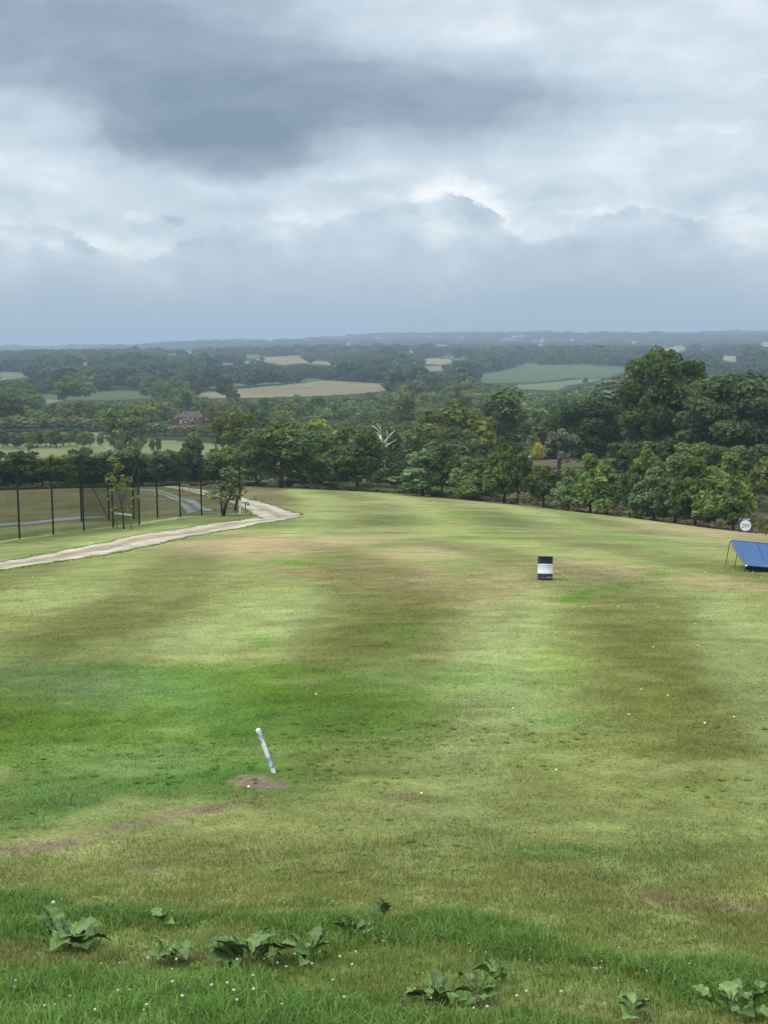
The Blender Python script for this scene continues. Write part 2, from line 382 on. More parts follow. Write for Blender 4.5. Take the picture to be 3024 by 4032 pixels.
def leaf_mat(name, a, b_, var=.35, transl=.3, hue=(.487, .522)):
    """foliage: two leaf colours mixed by the per-clump tint, varied per tree"""
    m, nt, b = newmat(name); N, K = nt.nodes, nt.links
    at = N.new('ShaderNodeAttribute'); at.attribute_name = 'tint'
    oi = N.new('ShaderNodeObjectInfo')
    mx = N.new('ShaderNodeMix'); mx.data_type = 'RGBA'; K.new(at.outputs['Fac'], mx.inputs['Factor'])
    mx.inputs['A'].default_value = (*a, 1); mx.inputs['B'].default_value = (*b_, 1)
    hs = N.new('ShaderNodeHueSaturation'); K.new(mx.outputs['Result'], hs.inputs['Color'])
    r1 = N.new('ShaderNodeMapRange'); K.new(oi.outputs['Random'], r1.inputs[0]); r1.inputs[3].default_value = 1 - var; r1.inputs[4].default_value = 1 + var; K.new(r1.outputs[0], hs.inputs['Value'])
    mu = N.new('ShaderNodeMath'); mu.operation = 'MULTIPLY'; K.new(oi.outputs['Random'], mu.inputs[0]); mu.inputs[1].default_value = 7.31
    fr = N.new('ShaderNodeMath'); fr.operation = 'FRACT'; K.new(mu.outputs[0], fr.inputs[0])
    r2 = N.new('ShaderNodeMapRange'); K.new(fr.outputs[0], r2.inputs[0]); r2.inputs[3].default_value, r2.inputs[4].default_value = hue; K.new(r2.outputs[0], hs.inputs['Hue'])
    r3 = N.new('ShaderNodeMapRange'); K.new(fr.outputs[0], r3.inputs[0]); r3.inputs[3].default_value = 1.05; r3.inputs[4].default_value = .75; K.new(r3.outputs[0], hs.inputs['Saturation'])
    d = N.new('ShaderNodeBsdfDiffuse'); t = N.new('ShaderNodeBsdfTranslucent'); ms = N.new('ShaderNodeMixShader'); ms.inputs[0].default_value = transl
    K.new(hs.outputs[0], d.inputs[0]); K.new(hs.outputs[0], t.inputs[0]); K.new(d.outputs[0], ms.inputs[1]); K.new(t.outputs[0], ms.inputs[2])
    K.new(ms.outputs[0], N['Material Output'].inputs[0]); return m
def net_mat(name, fac):
    m, nt, b = newmat(name); N, K = nt.nodes, nt.links
    d = N.new('ShaderNodeBsdfDiffuse'); d.inputs[0].default_value = (.012, .016, .014, 1)
    t = N.new('ShaderNodeBsdfTransparent'); ms = N.new('ShaderNodeMixShader')
    tc = N.new('ShaderNodeTexCoord'); n = N.new('ShaderNodeTexNoise'); n.inputs['Scale'].default_value = .6; K.new(tc.outputs['Object'], n.inputs['Vector'])
    mr = N.new('ShaderNodeMapRange'); K.new(n.outputs['Fac'], mr.inputs[0]); mr.inputs[3].default_value = fac - .05; mr.inputs[4].default_value = fac + .05
    K.new(mr.outputs[0], ms.inputs[0]); K.new(t.outputs[0], ms.inputs[1]); K.new(d.outputs[0], ms.inputs[2]); K.new(ms.outputs[0], N['Material Output'].inputs[0])
    return m

GAIN = 1.45
def A(r, g, b): return L3(r, g, b) / GAIN       # albedo of a surface that shows this colour in the photo

# ------------------------------------------------------------------ fields of the far landscape, in photo pixels -> real ground polygons
FIELD_K = np.array((.76, .68, .52))
FIELDS = [
 ('wheat_field', (168, 160, 138), [(711, 1562), (757, 1550), (1276, 1498), (1540, 1513), (1537, 1538), (1380, 1552), (1167, 1562), (784, 1568)]),
 ('pasture', (98, 128, 92), [(766, 1512), (1258, 1489), (1276, 1498), (757, 1532)]),
 ('pasture', (102, 124, 90), [(139, 1555), (464, 1537), (610, 1540), (610, 1567), (398, 1577), (199, 1574)]),
 ('wheat_field', (165, 155, 135), [(0, 1580), (166, 1567), (245, 1577), (199, 1588), (0, 1590), (-80, 1590), (-80, 1580)]),
 ('pasture', (135, 155, 120), [(-60, 1458), (0, 1464), (298, 1484), (292, 1491), (133, 1483), (0, 1497), (-60, 1500)]),
 ('wheat_field', (150, 140, 125), [(199, 1434), (259, 1414), (348, 1417), (345, 1441), (265, 1431)]),
 ('wheat_field', (175, 160, 145), [(763, 1417), (995, 1420), (1015, 1430), (849, 1437), (782, 1427)]),
 ('wheat_field', (170, 158, 142), [(1000, 1412), (1179, 1397), (1195, 1416), (1338, 1424), (1332, 1443), (1192, 1430), (1110, 1438)]),
 ('pasture', (115, 140, 105), [(930, 1397), (1073, 1397), (1000, 1410), (940, 1410)]),
 ('wheat_field', (170, 155, 135), [(1312, 1453), (1398, 1449), (1378, 1462)]),
 ('wheat_field', (185, 175, 155), [(1577, 1427), (1696, 1409), (1779, 1416), (1776, 1430), (1730, 1436)]),
 ('pasture', (105, 128, 110), [(1723, 1400), (1882, 1402), (1875, 1411), (1763, 1418)]),
 ('wheat_field', (170, 158, 140), [(1676, 1443), (1749, 1442), (1736, 1461), (1696, 1461)]),
 ('pasture', (108, 132, 100), [(1880, 1478), (2069, 1428), (2110, 1431), (2124, 1437), (2307, 1434), (2462, 1444), (2469, 1463), (2388, 1486), (2239, 1490), (2103, 1504), (1900, 1508)]),
 ('pasture', (135, 152, 115), [(2036, 1516), (2307, 1491), (2388, 1492), (2239, 1516), (2191, 1537), (2042, 1531)]),
 ('pasture', (165, 170, 135), [(2591, 1381), (2706, 1358), (2699, 1377), (2645, 1394)]),
 ('wheat_field', (190, 180, 158), [(2828, 1399), (2903, 1402), (2899, 1425), (2849, 1418)]),
 ('wheat_field', (185, 180, 155), [(2725, 1367), (2807, 1368), (2800, 1379), (2740, 1377)]),
 ('pasture', (150, 160, 130), [(78, 1404), (172, 1406), (168, 1414), (90, 1413)]),
 ('wheat_field', (190, 185, 165), [(1716, 1353), (1756, 1355), (1752, 1362), (1720, 1361)]),
 ('wheat_field', (190, 185, 165), [(1795, 1327), (1838, 1327), (1832, 1333), (1799, 1333)]),
 ('pasture', (140, 160, 130), [(640, 1392), (700, 1390), (720, 1398), (650, 1399)]),
 ('pasture', (150, 165, 140), [(1960, 1334), (2030, 1333), (2030, 1340), (1965, 1341)]),
 ('wheat_field', (165, 155, 140), [(450, 1495), (505, 1492), (500, 1512), (462, 1516)]),
 ('wheat_field', (185, 178, 150), [(3000, 1348), (3060, 1346), (3060, 1364), (3000, 1364)]),
]
GOLF_PX = [(-90, 1797), (-90, 1700), (200, 1692), (430, 1690), (600, 1697), (760, 1722), (1000, 1722), (1010, 1775), (800, 1800), (300, 1800)]
FW = [gp([p[0] for p in pts], [p[1] for p in pts]) for _, _, pts in FIELDS]
GOLF_W = np.array([gd(p[0], d) for p, d in ((( -90, 0), 545), ((-90, 0), 745), ((430, 0), 765), ((640, 0), 700), ((1000, 0), 660), ((1010, 0), 575), ((800, 0), 560))])

# ------------------------------------------------------------------ colour of the ground (health of the turf, worn and dry patches)
def basis(px, py, rx, ry, rot=0):
    c, s = cos(radians(rot)), sin(radians(rot))
    q = gp([px, px + rx * c, px - rx * c, px - ry * s, px + ry * s], [py, py + rx * s, py - rx * s, py + ry * c, py - ry * c])
    M_ = np.array([(q[1] - q[2])[:2] / 2, (q[3] - q[4])[:2] / 2]).T
    return q[0][:2], np.linalg.inv(M_)
S = 3024 / 1659.0
OLIVE, LIGHT, DARK, TAN, LUSH, MIST, BRIGHT, DIRT = (140, 144, 78), (166, 172, 108), (114, 117, 52), (186, 162, 118), (96, 128, 38), (116, 138, 84), (112, 144, 46), (158, 136, 110)
PATCH = [  # x, y, rx, ry (1659-wide view of the photo), rotation, colour, strength, softness, noise
 (830, 1560, 900, 260, 0, (142, 148, 82), .6, .5, .2),
 (1090, 1320, 90, 110, 10, LIGHT, .9, .5, .2), (1040, 1410, 110, 90, 25, LIGHT, .85, .5, .2), (1110, 1480, 100, 80, 0, (146, 160, 100), .7, .6, .2), (960, 1600, 110, 160, 10, (150, 155, 98), .6, .7, .2),
 (1570, 1370, 70, 110, -12, LIGHT, .9, .5, .2), (1650, 1540, 80, 130, -8, LIGHT, .85, .5, .2),
 (1330, 1360, 120, 80, 8, DARK, .65, .65, .25), (1400, 1470, 140, 100, 5, DARK, .75, .65, .25), (1490, 1590, 140, 90, 5, DARK, .6, .7, .25), (1300, 1640, 200, 70, 0, (124, 128, 68), .5, .7, .25),
 (850, 1325, 90, 65, -30, DARK, .7, .6, .25), (760, 1395, 130, 45, -16, DARK, .6, .6, .25), (220, 1335, 200, 36, -10, (124, 120, 64), .65, .6, .25), (60, 1400, 120, 30, 0, (108, 122, 56), .6, .6, .2),
 (580, 1320, 120, 40, -14, LIGHT, .85, .5, .2), (450, 1380, 170, 32, -6, LIGHT, .85, .5, .2), (120, 1285, 200, 22, -3, LIGHT, .55, .7, .2),
 (560, 1180, 180, 20, -2, TAN, 1, .45, .3), (690, 1172, 140, 14, -3, TAN, .7, .6, .3), (470, 1187, 80, 12, 0, TAN, .7, .5, .3), (900, 1190, 170, 16, -3, TAN, .6, .6, .3), (760, 1228, 190, 28, 2, (160, 142, 96), .8, .6, .3), (1000, 1250, 180, 28, 0, (168, 150, 106), .8, .6, .3),
 (1260, 1225, 150, 14, 2, TAN, .75, .6, .35), (1290, 1240, 170, 18, 3, (162, 146, 104), .5, .6, .3), (1560, 1262, 110, 16, 4, TAN, .8, .6, .35), (1590, 1160, 110, 13, 3, TAN, .7, .6, .3), (1450, 1140, 120, 10, 6, TAN, .45, .6, .3),
 (1060, 1265, 60, 50, 10, (156, 142, 98), .5, .7, .3), (960, 1330, 70, 90, 15, (128, 116, 66), .45, .7, .3),
 (640, 1216, 50, 6, 3, BRIGHT, .9, .5, .3), (720, 1207, 60, 6, 0, BRIGHT, .5, .6, .3), (1245, 1292, 36, 11, -8, BRIGHT, .85, .5, .3), (1310, 1272, 60, 8, -12, (124, 152, 68), .8, .5, .3), (1420, 1241, 30, 7, 0, BRIGHT, .8, .5, .3), (1005, 1230, 50, 5, 0, BRIGHT, .6, .6, .3),
 (985, 1110, 35, 8, 3, BRIGHT, .45, .6, .3), (1320, 1156, 90, 7, 3, (128, 148, 74), .6, .6, .3), (1060, 1150, 40, 8, 3, BRIGHT, .5, .6, .3), (1430, 1180, 90, 7, 4, (130, 150, 80), .5, .6, .3),
 (870, 1366, 48, 26, -10, (110, 148, 52), .5, .8, .5), (560, 1385, 40, 14, 10, (112, 150, 60), .6, .6, .25), (1190, 1440, 60, 44, 10, (140, 162, 72), .6, .7, .25), (1215, 1556, 60, 16, 0, (110, 150, 70), .6, .7, .3),
 (250, 1535, 430, 118, 3, LUSH, .95, .10, .08), (560, 1500, 300, 76, 3, LUSH, .95, .14, .10), (760, 1510, 190, 52, 6, LUSH, .8, .35, .2), (560, 1590, 330, 60, -3, (96, 134, 56), .7, .5, .2), (150, 1470, 190, 45, 4, MIST, .85, .6, .2), (380, 1490, 120, 40, 20, (98, 140, 68), .5, .7, .2),
 (920, 1470, 160, 45, 0, (126, 154, 78), .65, .7, .3), (250, 1690, 320, 60, -6, (94, 130, 58), .85, .45, .2), (120, 1740, 200, 50, -6, (92, 124, 60), .6, .6, .2), (330, 1640, 250, 26, -6, (132, 152, 84), .6, .6, .3), (130, 1625, 130, 22, -3, (118, 145, 76), .5, .6, .3),
 (740, 1640, 200, 50, 10, (138, 145, 80), .55, .6, .3), (480, 1700, 60, 30, 0, (88, 122, 50), .5, .6, .3), (640, 1690, 90, 34, 0, (100, 128, 58), .6, .6, .3),
 (562, 1691, 56, 15, 4, DIRT, 1, .3, .55), (420, 1752, 110, 12, -9, (140, 126, 94), .9, .5, .4), (300, 1778, 110, 9, -9, (138, 126, 94), .7, .5, .4), (90, 1828, 120, 15, -7, (146, 130, 102), .9, .5, .4),
 (880, 1725, 60, 12, 0, (128, 112, 80), .5, .6, .5), (1480, 1950, 160, 16, 5, (158, 142, 102), .7, .6, .5), (700, 1890, 60, 12, 0, (140, 124, 88), .5, .6, .5), (300, 1870, 50, 10, 0, (146, 130, 96), .5, .6, .5),
 (1200, 1840, 120, 20, 0, (104, 140, 68), .6, .6, .4), (1500, 1800, 120, 30, 0, (134, 150, 84), .5, .7, .4), (1450, 1850, 140, 28, 0, (132, 152, 86), .5, .7, .4), (1350, 1995, 200, 14, 8, (130, 150, 80), .5, .7, .4),
 (700, 2105, 1000, 70, 2, (110, 132, 62), .75, .5, .3), (60, 2075, 200, 14, 0, (128, 112, 74), .6, .7, .5), (430, 2065, 120, 14, 0, (124, 110, 70), .6, .5, .4), (900, 2110, 230, 22, 4, (128, 142, 72), .6, .6, .4), (560, 2140, 110, 12, 4, (128, 104, 70), .7, .6, .6), (860, 2150, 200, 10, 4, (130, 108, 76), .6, .6, .6), (1280, 2185, 300, 26, 5, (134, 136, 82), .7, .6, .4),
 (1500, 2160, 160, 20, 5, (112, 134, 72), .5, .6, .4),
]
STRIP_PX = [(-150, 3590), (0, 3585), (400, 3600), (800, 3610), (1200, 3625), (1600, 3640), (2000, 3700), (2400, 3780), (2800, 3860), (3300, 3930)]
STRIP = gp([p[0] for p in STRIP_PX], [p[1] + 25 for p in STRIP_PX])[:, :2]
PATCH_W = [(basis(x * S, y * S, rx * S, ry * S, rot), L3(*c), st, so, nz) for x, y, rx, ry, rot, c, st, so, nz in PATCH]
LOWL = basis(200 * S, 2175 * S, 640 * S, 75 * S, 2)
LOWR = basis(1000 * S, 2235 * S, 500 * S, 45 * S, 2)
def dist_poly(x, y, pts):
    best = np.full(np.shape(x), 1e9)
    for (ax, ay), (bx, by) in zip(pts[:-1], pts[1:]):
        dx, dy = bx - ax, by - ay; t = np.clip(((x - ax) * dx + (y - ay) * dy) / (dx * dx + dy * dy), 0, 1)
        best = np.minimum(best, np.hypot(x - ax - t * dx, y - ay - t * dy))
    return best
MULCH_PX = [(-60, 2140), (80, 2120), (205, 2101), (330, 2086), (445, 2073), (550, 2063), (640, 2047), (720, 2036), (830, 2030), (950, 2022)]
MULCH = gp([p[0] for p in MULCH_PX], [p[1] for p in MULCH_PX])[:, :2]
EDGE_A = np.array([atan((x - 1512) / F) for x in (-900, 250, 1000, 1500, 2000, 2500, 3024, 3900)]); EDGE_D = np.array([282, 282, 282, 252, 226, 201, 183, 160])
def edge_dist(a): return np.interp(a, EDGE_A, EDGE_D)
def strip_amount(x, y):
    d = dist_poly(x, y, STRIP) + fbm(x * 1.3, y * 1.3, 41, 5) * 1.9
    s = smooth(1.0, .2, d)
    for (c, Mi), k in ((LOWL, 1.0), (LOWR, .8)):
        u = (x - c[0]) * Mi[0, 0] + (y - c[1]) * Mi[0, 1]; v = (x - c[0]) * Mi[1, 0] + (y - c[1]) * Mi[1, 1]
        q = np.sqrt(u * u + v * v) + fbm(x * 1.7, y * 1.7, 43, 5) * 1.3
        s = np.maximum(s, k * smooth(1.15, .8, q))
    return s
BARE = [p for p in PATCH_W if tuple(np.round(p[1], 4)) == tuple(np.round(L3(*DIRT), 4))]
def patch_weight(p, x, y):
    (c, Mi), col, st, so_, nz = p
    dx, dy = x - c[0], y - c[1]
    u = dx * Mi[0, 0] + dy * Mi[0, 1]; v = dx * Mi[1, 0] + dy * Mi[1, 1]
    q = np.sqrt(u * u + v * v); near = q < 2.6
    w = np.zeros(np.shape(x))
    if near.any():
        X, Y = x[near], y[near]; sc = max(.25, .35 / sqrt(abs(np.linalg.det(Mi))))
        n = fbm(X / sc, Y / sc, int(abs(c[0] * 13) % 97), 5) * 2.6 * nz
        w[near] = st * smooth(1 + so_, 1 - so_, q[near] + n)
    return w
def ground_color(x, y):
    r = np.hypot(x, y); a = np.arctan2(x, y)
    n1 = fbm(x / 6, y / 6, 21, 6)[:, None]; n2 = fbm(x / 1.1, y / .7, 23, 4)[:, None]; n3 = fbm(x / 30, y / 22, 25, 3)[:, None]
    c = L3(151, 154, 90)[None] * np.ones((len(x), 1))
    # mowing lines that sweep along the range
    st = np.sin((a + .02 * np.sin(r / 40)) * r / 2.1 + y / 26.0 + fbm(x / 40, y / 60, 31) * 3)
    k = (smooth(70, 105, r) * 1.0)[:, None] * st[:, None]
    n5 = fbm(x / 18, y / 11, 29, 6)[:, None] * smooth(60, 95, r)[:, None]
    c = c * (1 + .30 * k + n5 * .5) ; c = c + (L3(170, 172, 108) - c) * np.clip(n5 * 3.0 - .15, 0, .6) + (L3(160, 150, 100) - c) * np.clip(n1 * 2.2 + .12 - .15 * k, 0, .75) * smooth(60, 95, r)[:, None]
    c = c + (L3(118, 140, 66) - c) * np.clip(-n1 * 2.4 - .1, 0, .7) * smooth(50, 90, r)[:, None]
    mow = np.cos(2 * pi * (x + .0016 * (y - 40) ** 2 + fbm(x / 12, y / 18, 57) * 1.3) / 8.0) * smooth(16, 34, r) * smooth(110, 75, r)
    for p in PATCH_W:
        w = patch_weight(p, x, y)[:, None]; c = c * (1 - w) + p[1] * w
    md = np.clip(mow * 1.6, -1, 1)[:, None]
    c = c * (1 - .11 * md) + (L3(118, 122, 58) - c) * np.clip(md, 0, 1) * .2 + (L3(160, 168, 100) - c) * np.clip(-md, 0, 1) * .15
    # the plateau behind the net and the verge by the path
    plate = smooth(-.055, -.075, a + fbm(x / 10, y / 10, 33) * .03) * smooth(120, 150, r + a * 100)
    c = c * (1 - plate[:, None]) + (L3(130, 122, 78) + n1 * .1) * plate[:, None]
    verge = smooth(7, 3, dist_poly(x, y, MULCH) + fbm(x / 5, y / 5, 35) * 5)[:, None] * .7
    c = c * (1 - verge) + L3(104, 132, 66) * verge
    mul = smooth(1.1, .5, dist_poly(x, y, MULCH) + fbm(x / 1.5, y / 1.5, 37) * 1.4)[:, None]
    c = c * (1 - mul) + L3(184, 160, 116) * mul
    # long dark grass on the bank in front
    s = strip_amount(x, y)[:, None] * (r < 20)[:, None]
    c = c * (1 - s) + L3(122, 152, 78) * s
    n4 = fbm(x / 1.9, y / 1.9, 27, 6)[:, None]
    dryp = np.clip(n4 * 2.6 - .3, 0, .5) * (r < 90)[:, None] * (1 - s)
    c = c + (L3(164, 150, 100) - c) * dryp * .75
    nk = np.clip((r - 45) / 60, .25, 1)[:, None]
    c = c * (1 + n2 * .5 + n1 * .35 * nk + n3 * .22 * nk + n4 * .42 * (r < 130)[:, None])
    # beyond the mown range
    ed = edge_dist(a); out = smooth(-3, 3, r - ed + fbm(x / 6, y / 6, 39) * 6)[:, None]
    rough = L3(118, 102, 76) * (1 + fbm(x / 5, y / 5, 45, 4)[:, None] * .9)
    rough = rough + (L3(96, 104, 58) - rough) * np.clip(fbm(x / 16, y / 16, 47)[:, None] * 3 + .2, 0, 1)
    wood = L3(56, 66, 38) * np.ones((len(x), 1)); fw = smooth(400, 430, r)[:, None]
    rough = rough * (1 - fw) + wood * fw
    c = c * (1 - out) + rough * out
    g = inpoly(x, y, [(p[0], p[1]) for p in GOLF_W]) & (r > 500)
    if g.any():
        gc = L3(136, 138, 90) * (1 + fbm(x / 30, y / 30, 51)[:, None] * .5); c[g] = gc[g]
    far = (r > 3500)
    if far.any():
        f = fbm(x / 260, y / 260, 53, 3); m = far & (f > .16); c[m] = L3(128, 138, 96) * (1 + fbm(x[m] / 600, y[m] / 600, 55)[:, None])
    return np.clip(c, .004, 1)

# ------------------------------------------------------------------ ground sheet (fields are cut out of the same sheet)
GROUND = ground_mat('turf', bump=.6)
FARG = ground_mat('far_soil', (4, .4, .02), (.1, .12, .1), 0)
def build_ground():
    rs = [0.0]
    d = .6
    while d < 17000:
        rs.append(d)
        d *= 1.09 if d < 6 else (1.010 if d < 420 else 1.0125)
    rs = np.array(rs)
    inner = np.radians(np.arange(-17.5, 17.51, .0625)); side = np.radians(np.arange(17.5 + 2.5, 180, 5.0))
    az = np.concatenate([-side[::-1], inner, side])
    nr, na = len(rs), len(az)
    RR, AA = np.meshgrid(rs, az, indexing='ij')
    X = (RR * np.sin(AA)).ravel(); Y = (RR * np.cos(AA)).ravel(); Z = zt(X, Y)
    C = ground_color(X, Y) / GAIN
    V = np.stack([X, Y, Z], 1)
    i = np.arange(nr - 1)[:, None] * na; j = np.arange(na)[None, :]; jn = (j + 1) % na
    q = np.stack([i + j, i + jn, i + na + jn, i + na + j], -1).reshape(-1, 4)
    cx = X[q].mean(1); cy = Y[q].mean(1)
    used = np.zeros(len(q), bool)
    def sub(mask, name, label, mat_, col=None):
        fs = q[mask]; ids, inv = np.unique(fs, return_inverse=True)
        me = mesh_np(name, V[ids], inv.reshape(fs.shape), mat_, C[ids] if col is None else col(X[ids], Y[ids]), True)
        return tag(link(name, me), label, None, None, 'structure')
    for (name, rgb, _), w in zip(FIELDS, FW):
        m = inpoly(cx, cy, [(p[0], p[1]) for p in w]) & ~used & (np.hypot(cx, cy) > 900)
        if m.sum() < 4: continue
        used |= m
        a0 = RNG.uniform(0, pi)
        def fc(x, y, rgb=rgb, a0=a0):
            st = np.sin((x * cos(a0) + y * sin(a0)) / 5.0)[:, None] * .05
            return A(*rgb) * FIELD_K * (1 + fbm(x / 60, y / 60, 61)[:, None] * .35 + st)
        sub(m, name, 'harvested pale field among the woods' if name == 'wheat_field' else 'green field among the woods', FARG, fc)
    sub(~used, 'ground', 'mown driving range falling away to a wooded valley', GROUND)
build_ground()

# ------------------------------------------------------------------ tracks: draped strips with ragged edges
TRACKM = ground_mat('crushed_stone', (30, 5, .7), (.1, .12, .1), .4)
EDGES = []
def track(up, lo, label, rgb, mid=None, nseg=90, nw=9, jag=.35, seed=1):
    U = gp(*zip(*up)); W = gp(*zip(*lo)); W = W[:len(U)]
    t = np.linspace(0, 1, nseg)
    def along(P):
        l = np.concatenate([[0], np.cumsum(np.linalg.norm(np.diff(P[:, :2], axis=0), axis=1))]); l /= l[-1]
        return np.stack([np.interp(t, np.linspace(0, 1, len(P)), P[:, k]) for k in range(2)], 1)
    u, w = along(U), along(W)
    dv = w - u; ln = np.linalg.norm(dv, axis=1)[:, None]; dv /= ln
    u = u + dv * fbm(t * 34, t * 0, seed, 6)[:, None] * jag * 3; w = w + dv * fbm(t * 34, t * 0 + 5, seed + 3, 6)[:, None] * jag * 3
    s = np.linspace(0, 1, nw); rut = fbm(t[:, None] * 14 + s[None] * 2, s[None] * 7 + t[:, None] * 0, seed + 21, 5)
    P = u[:, None, :] * (1 - s)[None, :, None] + w[:, None, :] * s[None, :, None]
    X = P[..., 0].ravel(); Y = P[..., 1].ravel(); Z = zt(X, Y) + .045
    c = A(*rgb) * np.ones((len(X), 1)); sv = np.tile(s, nseg)[:, None]
    if mid is not None:
        k = smooth(.24, .08, abs(sv - .5) + fbm(X / 3, Y / 3, seed + 7)[:, None] * .35); c = c * (1 - k) + A(*mid) * k
    c = c * (1 + fbm(X / 2.2, Y / 2.2, seed + 9, 5)[:, None] * .6 + rut.ravel()[:, None] * .6)
    gq = np.clip(rut.ravel() * 5 - 1.2 + 1.3 * (np.abs(sv[:, 0] - .5) > .44) * (fbm(X, Y, seed + 30) > -.02), 0, .8)[:, None]; c = c * (1 - gq) + A(128, 140, 84) * gq
    i = np.arange(nseg - 1)[:, None] * nw; j = np.arange(nw - 1)[None, :]
    q = np.stack([i + j, i + nw + j, i + nw + j + 1, i + j + 1], -1).reshape(-1, 4)
    V = np.stack([X, Y, Z], 1)
    n = np.cross(V[q[0, 1]] - V[q[0, 0]], V[q[0, 3]] - V[q[0, 0]])
    if n[2] < 0: q = q[:, ::-1]
    EDGES.append((u, w))
    return tag(link('path', mesh_np('path', V, q, TRACKM, c, True)), label, None, None, 'structure')
track([(-120, 2230), (0, 2214), (217, 2178), (434, 2134), (578, 2102), (723, 2082), (868, 2060), (1000, 2040), (1090, 2036), (1186, 2031)],
      [(-120, 2266), (0, 2246), (217, 2214), (434, 2182), (578, 2152), (723, 2120), (868, 2092), (1000, 2068), (1090, 2052), (1190, 2035)],
      'pale crushed stone track sweeping in from the edge to a sharp bend', (214, 200, 176), (180, 160, 134), 320, 19, .75, 1)
track([(648, 1915), (690, 1915), (760, 1925), (860, 1942), (960, 1962), (1060, 1988), (1120, 2008), (1186, 2029)],
      [(650, 1920), (680, 1923), (740, 1935), (830, 1955), (905, 1978), (960, 2000), (1000, 2028), (1040, 2046)],
      'pale stone track running back from the bend to the trees', (206, 194, 172), (178, 160, 138), 220, 15, .5, 2)
track([(560, 1927), (620, 1926), (668, 1942), (720, 1962), (775, 1975), (842, 2012)], [(548, 1932), (600, 1938), (650, 1955), (700, 1978), (718, 2000), (735, 2022)],
      'grey gravel track with a grass centre behind the net', (164, 164, 158), (120, 128, 96), 160, 13, .4, 3)
track([(-80, 2070), (0, 2063), (120, 2056), (246, 2040), (330, 2034), (420, 2035)], [(-80, 2080), (0, 2073), (120, 2067), (250, 2052), (330, 2044), (420, 2041)],
      'thin grey gravel track behind the net fence', (160, 162, 156), None, 80, 6, .3, 4)
track([(48, 1907), (100, 1907), (185, 1909)], [(58, 1913), (110, 1916), (180, 1913)], 'short pale gravel strip in front of the hedge trees', (158, 158, 150), None, 30, 5, .2, 5)

# ------------------------------------------------------------------ trees
def unit(n, rng):
    v = rng.normal(size=(n, 3)); return v / np.linalg.norm(v, axis=1)[:, None]
def foliage(rng, lobes, n, size, flat=.75, jitter=.7, droop=0.0, tint_bias=0.0):
    """leaf clumps spread over the shells of many small lobes; returns verts, quads, tint"""
    lobes = np.asarray(lobes, float)
    wgt = lobes[:, 3] ** 2; wgt /= wgt.sum(); li = rng.choice(len(lobes), n, p=wgt)
    d = unit(n, rng); flip = (d[:, 2] < -.25) & (rng.random(n) < .65); d[flip, 2] *= -1
    rad = lobes[li, 3] * (.62 + .46 * rng.random(n) ** .7)
    P = lobes[li, :3] + d * rad[:, None] * np.array((1, 1, flat))
    nn = d + rng.normal(size=(n, 3)) * jitter + np.array((0, 0, .25)); nn /= np.linalg.norm(nn, axis=1)[:, None]
    t1 = np.cross(nn, unit(n, rng)); t1 /= np.linalg.norm(t1, axis=1)[:, None]; t2 = np.cross(nn, t1)
    s = size * (.55 + .9 * rng.random(n))[:, None]; w = s * (.45 + .35 * rng.random(n))[:, None]
    V = np.stack([P - t1 * s, P + t2 * w + nn * w * .3, P + t1 * s, P - t2 * w * .9 - nn * w * .15], 1)
    if droop: V[:, 2, 2] -= droop * s[:, 0]
    tl = rng.random(len(lobes)); t = np.clip(tl[li] * .6 + rng.random(n) * .45 + tint_bias, 0, 1)
    return V.reshape(-1, 3), np.arange(n * 4).reshape(n, 4), np.repeat(t, 4)
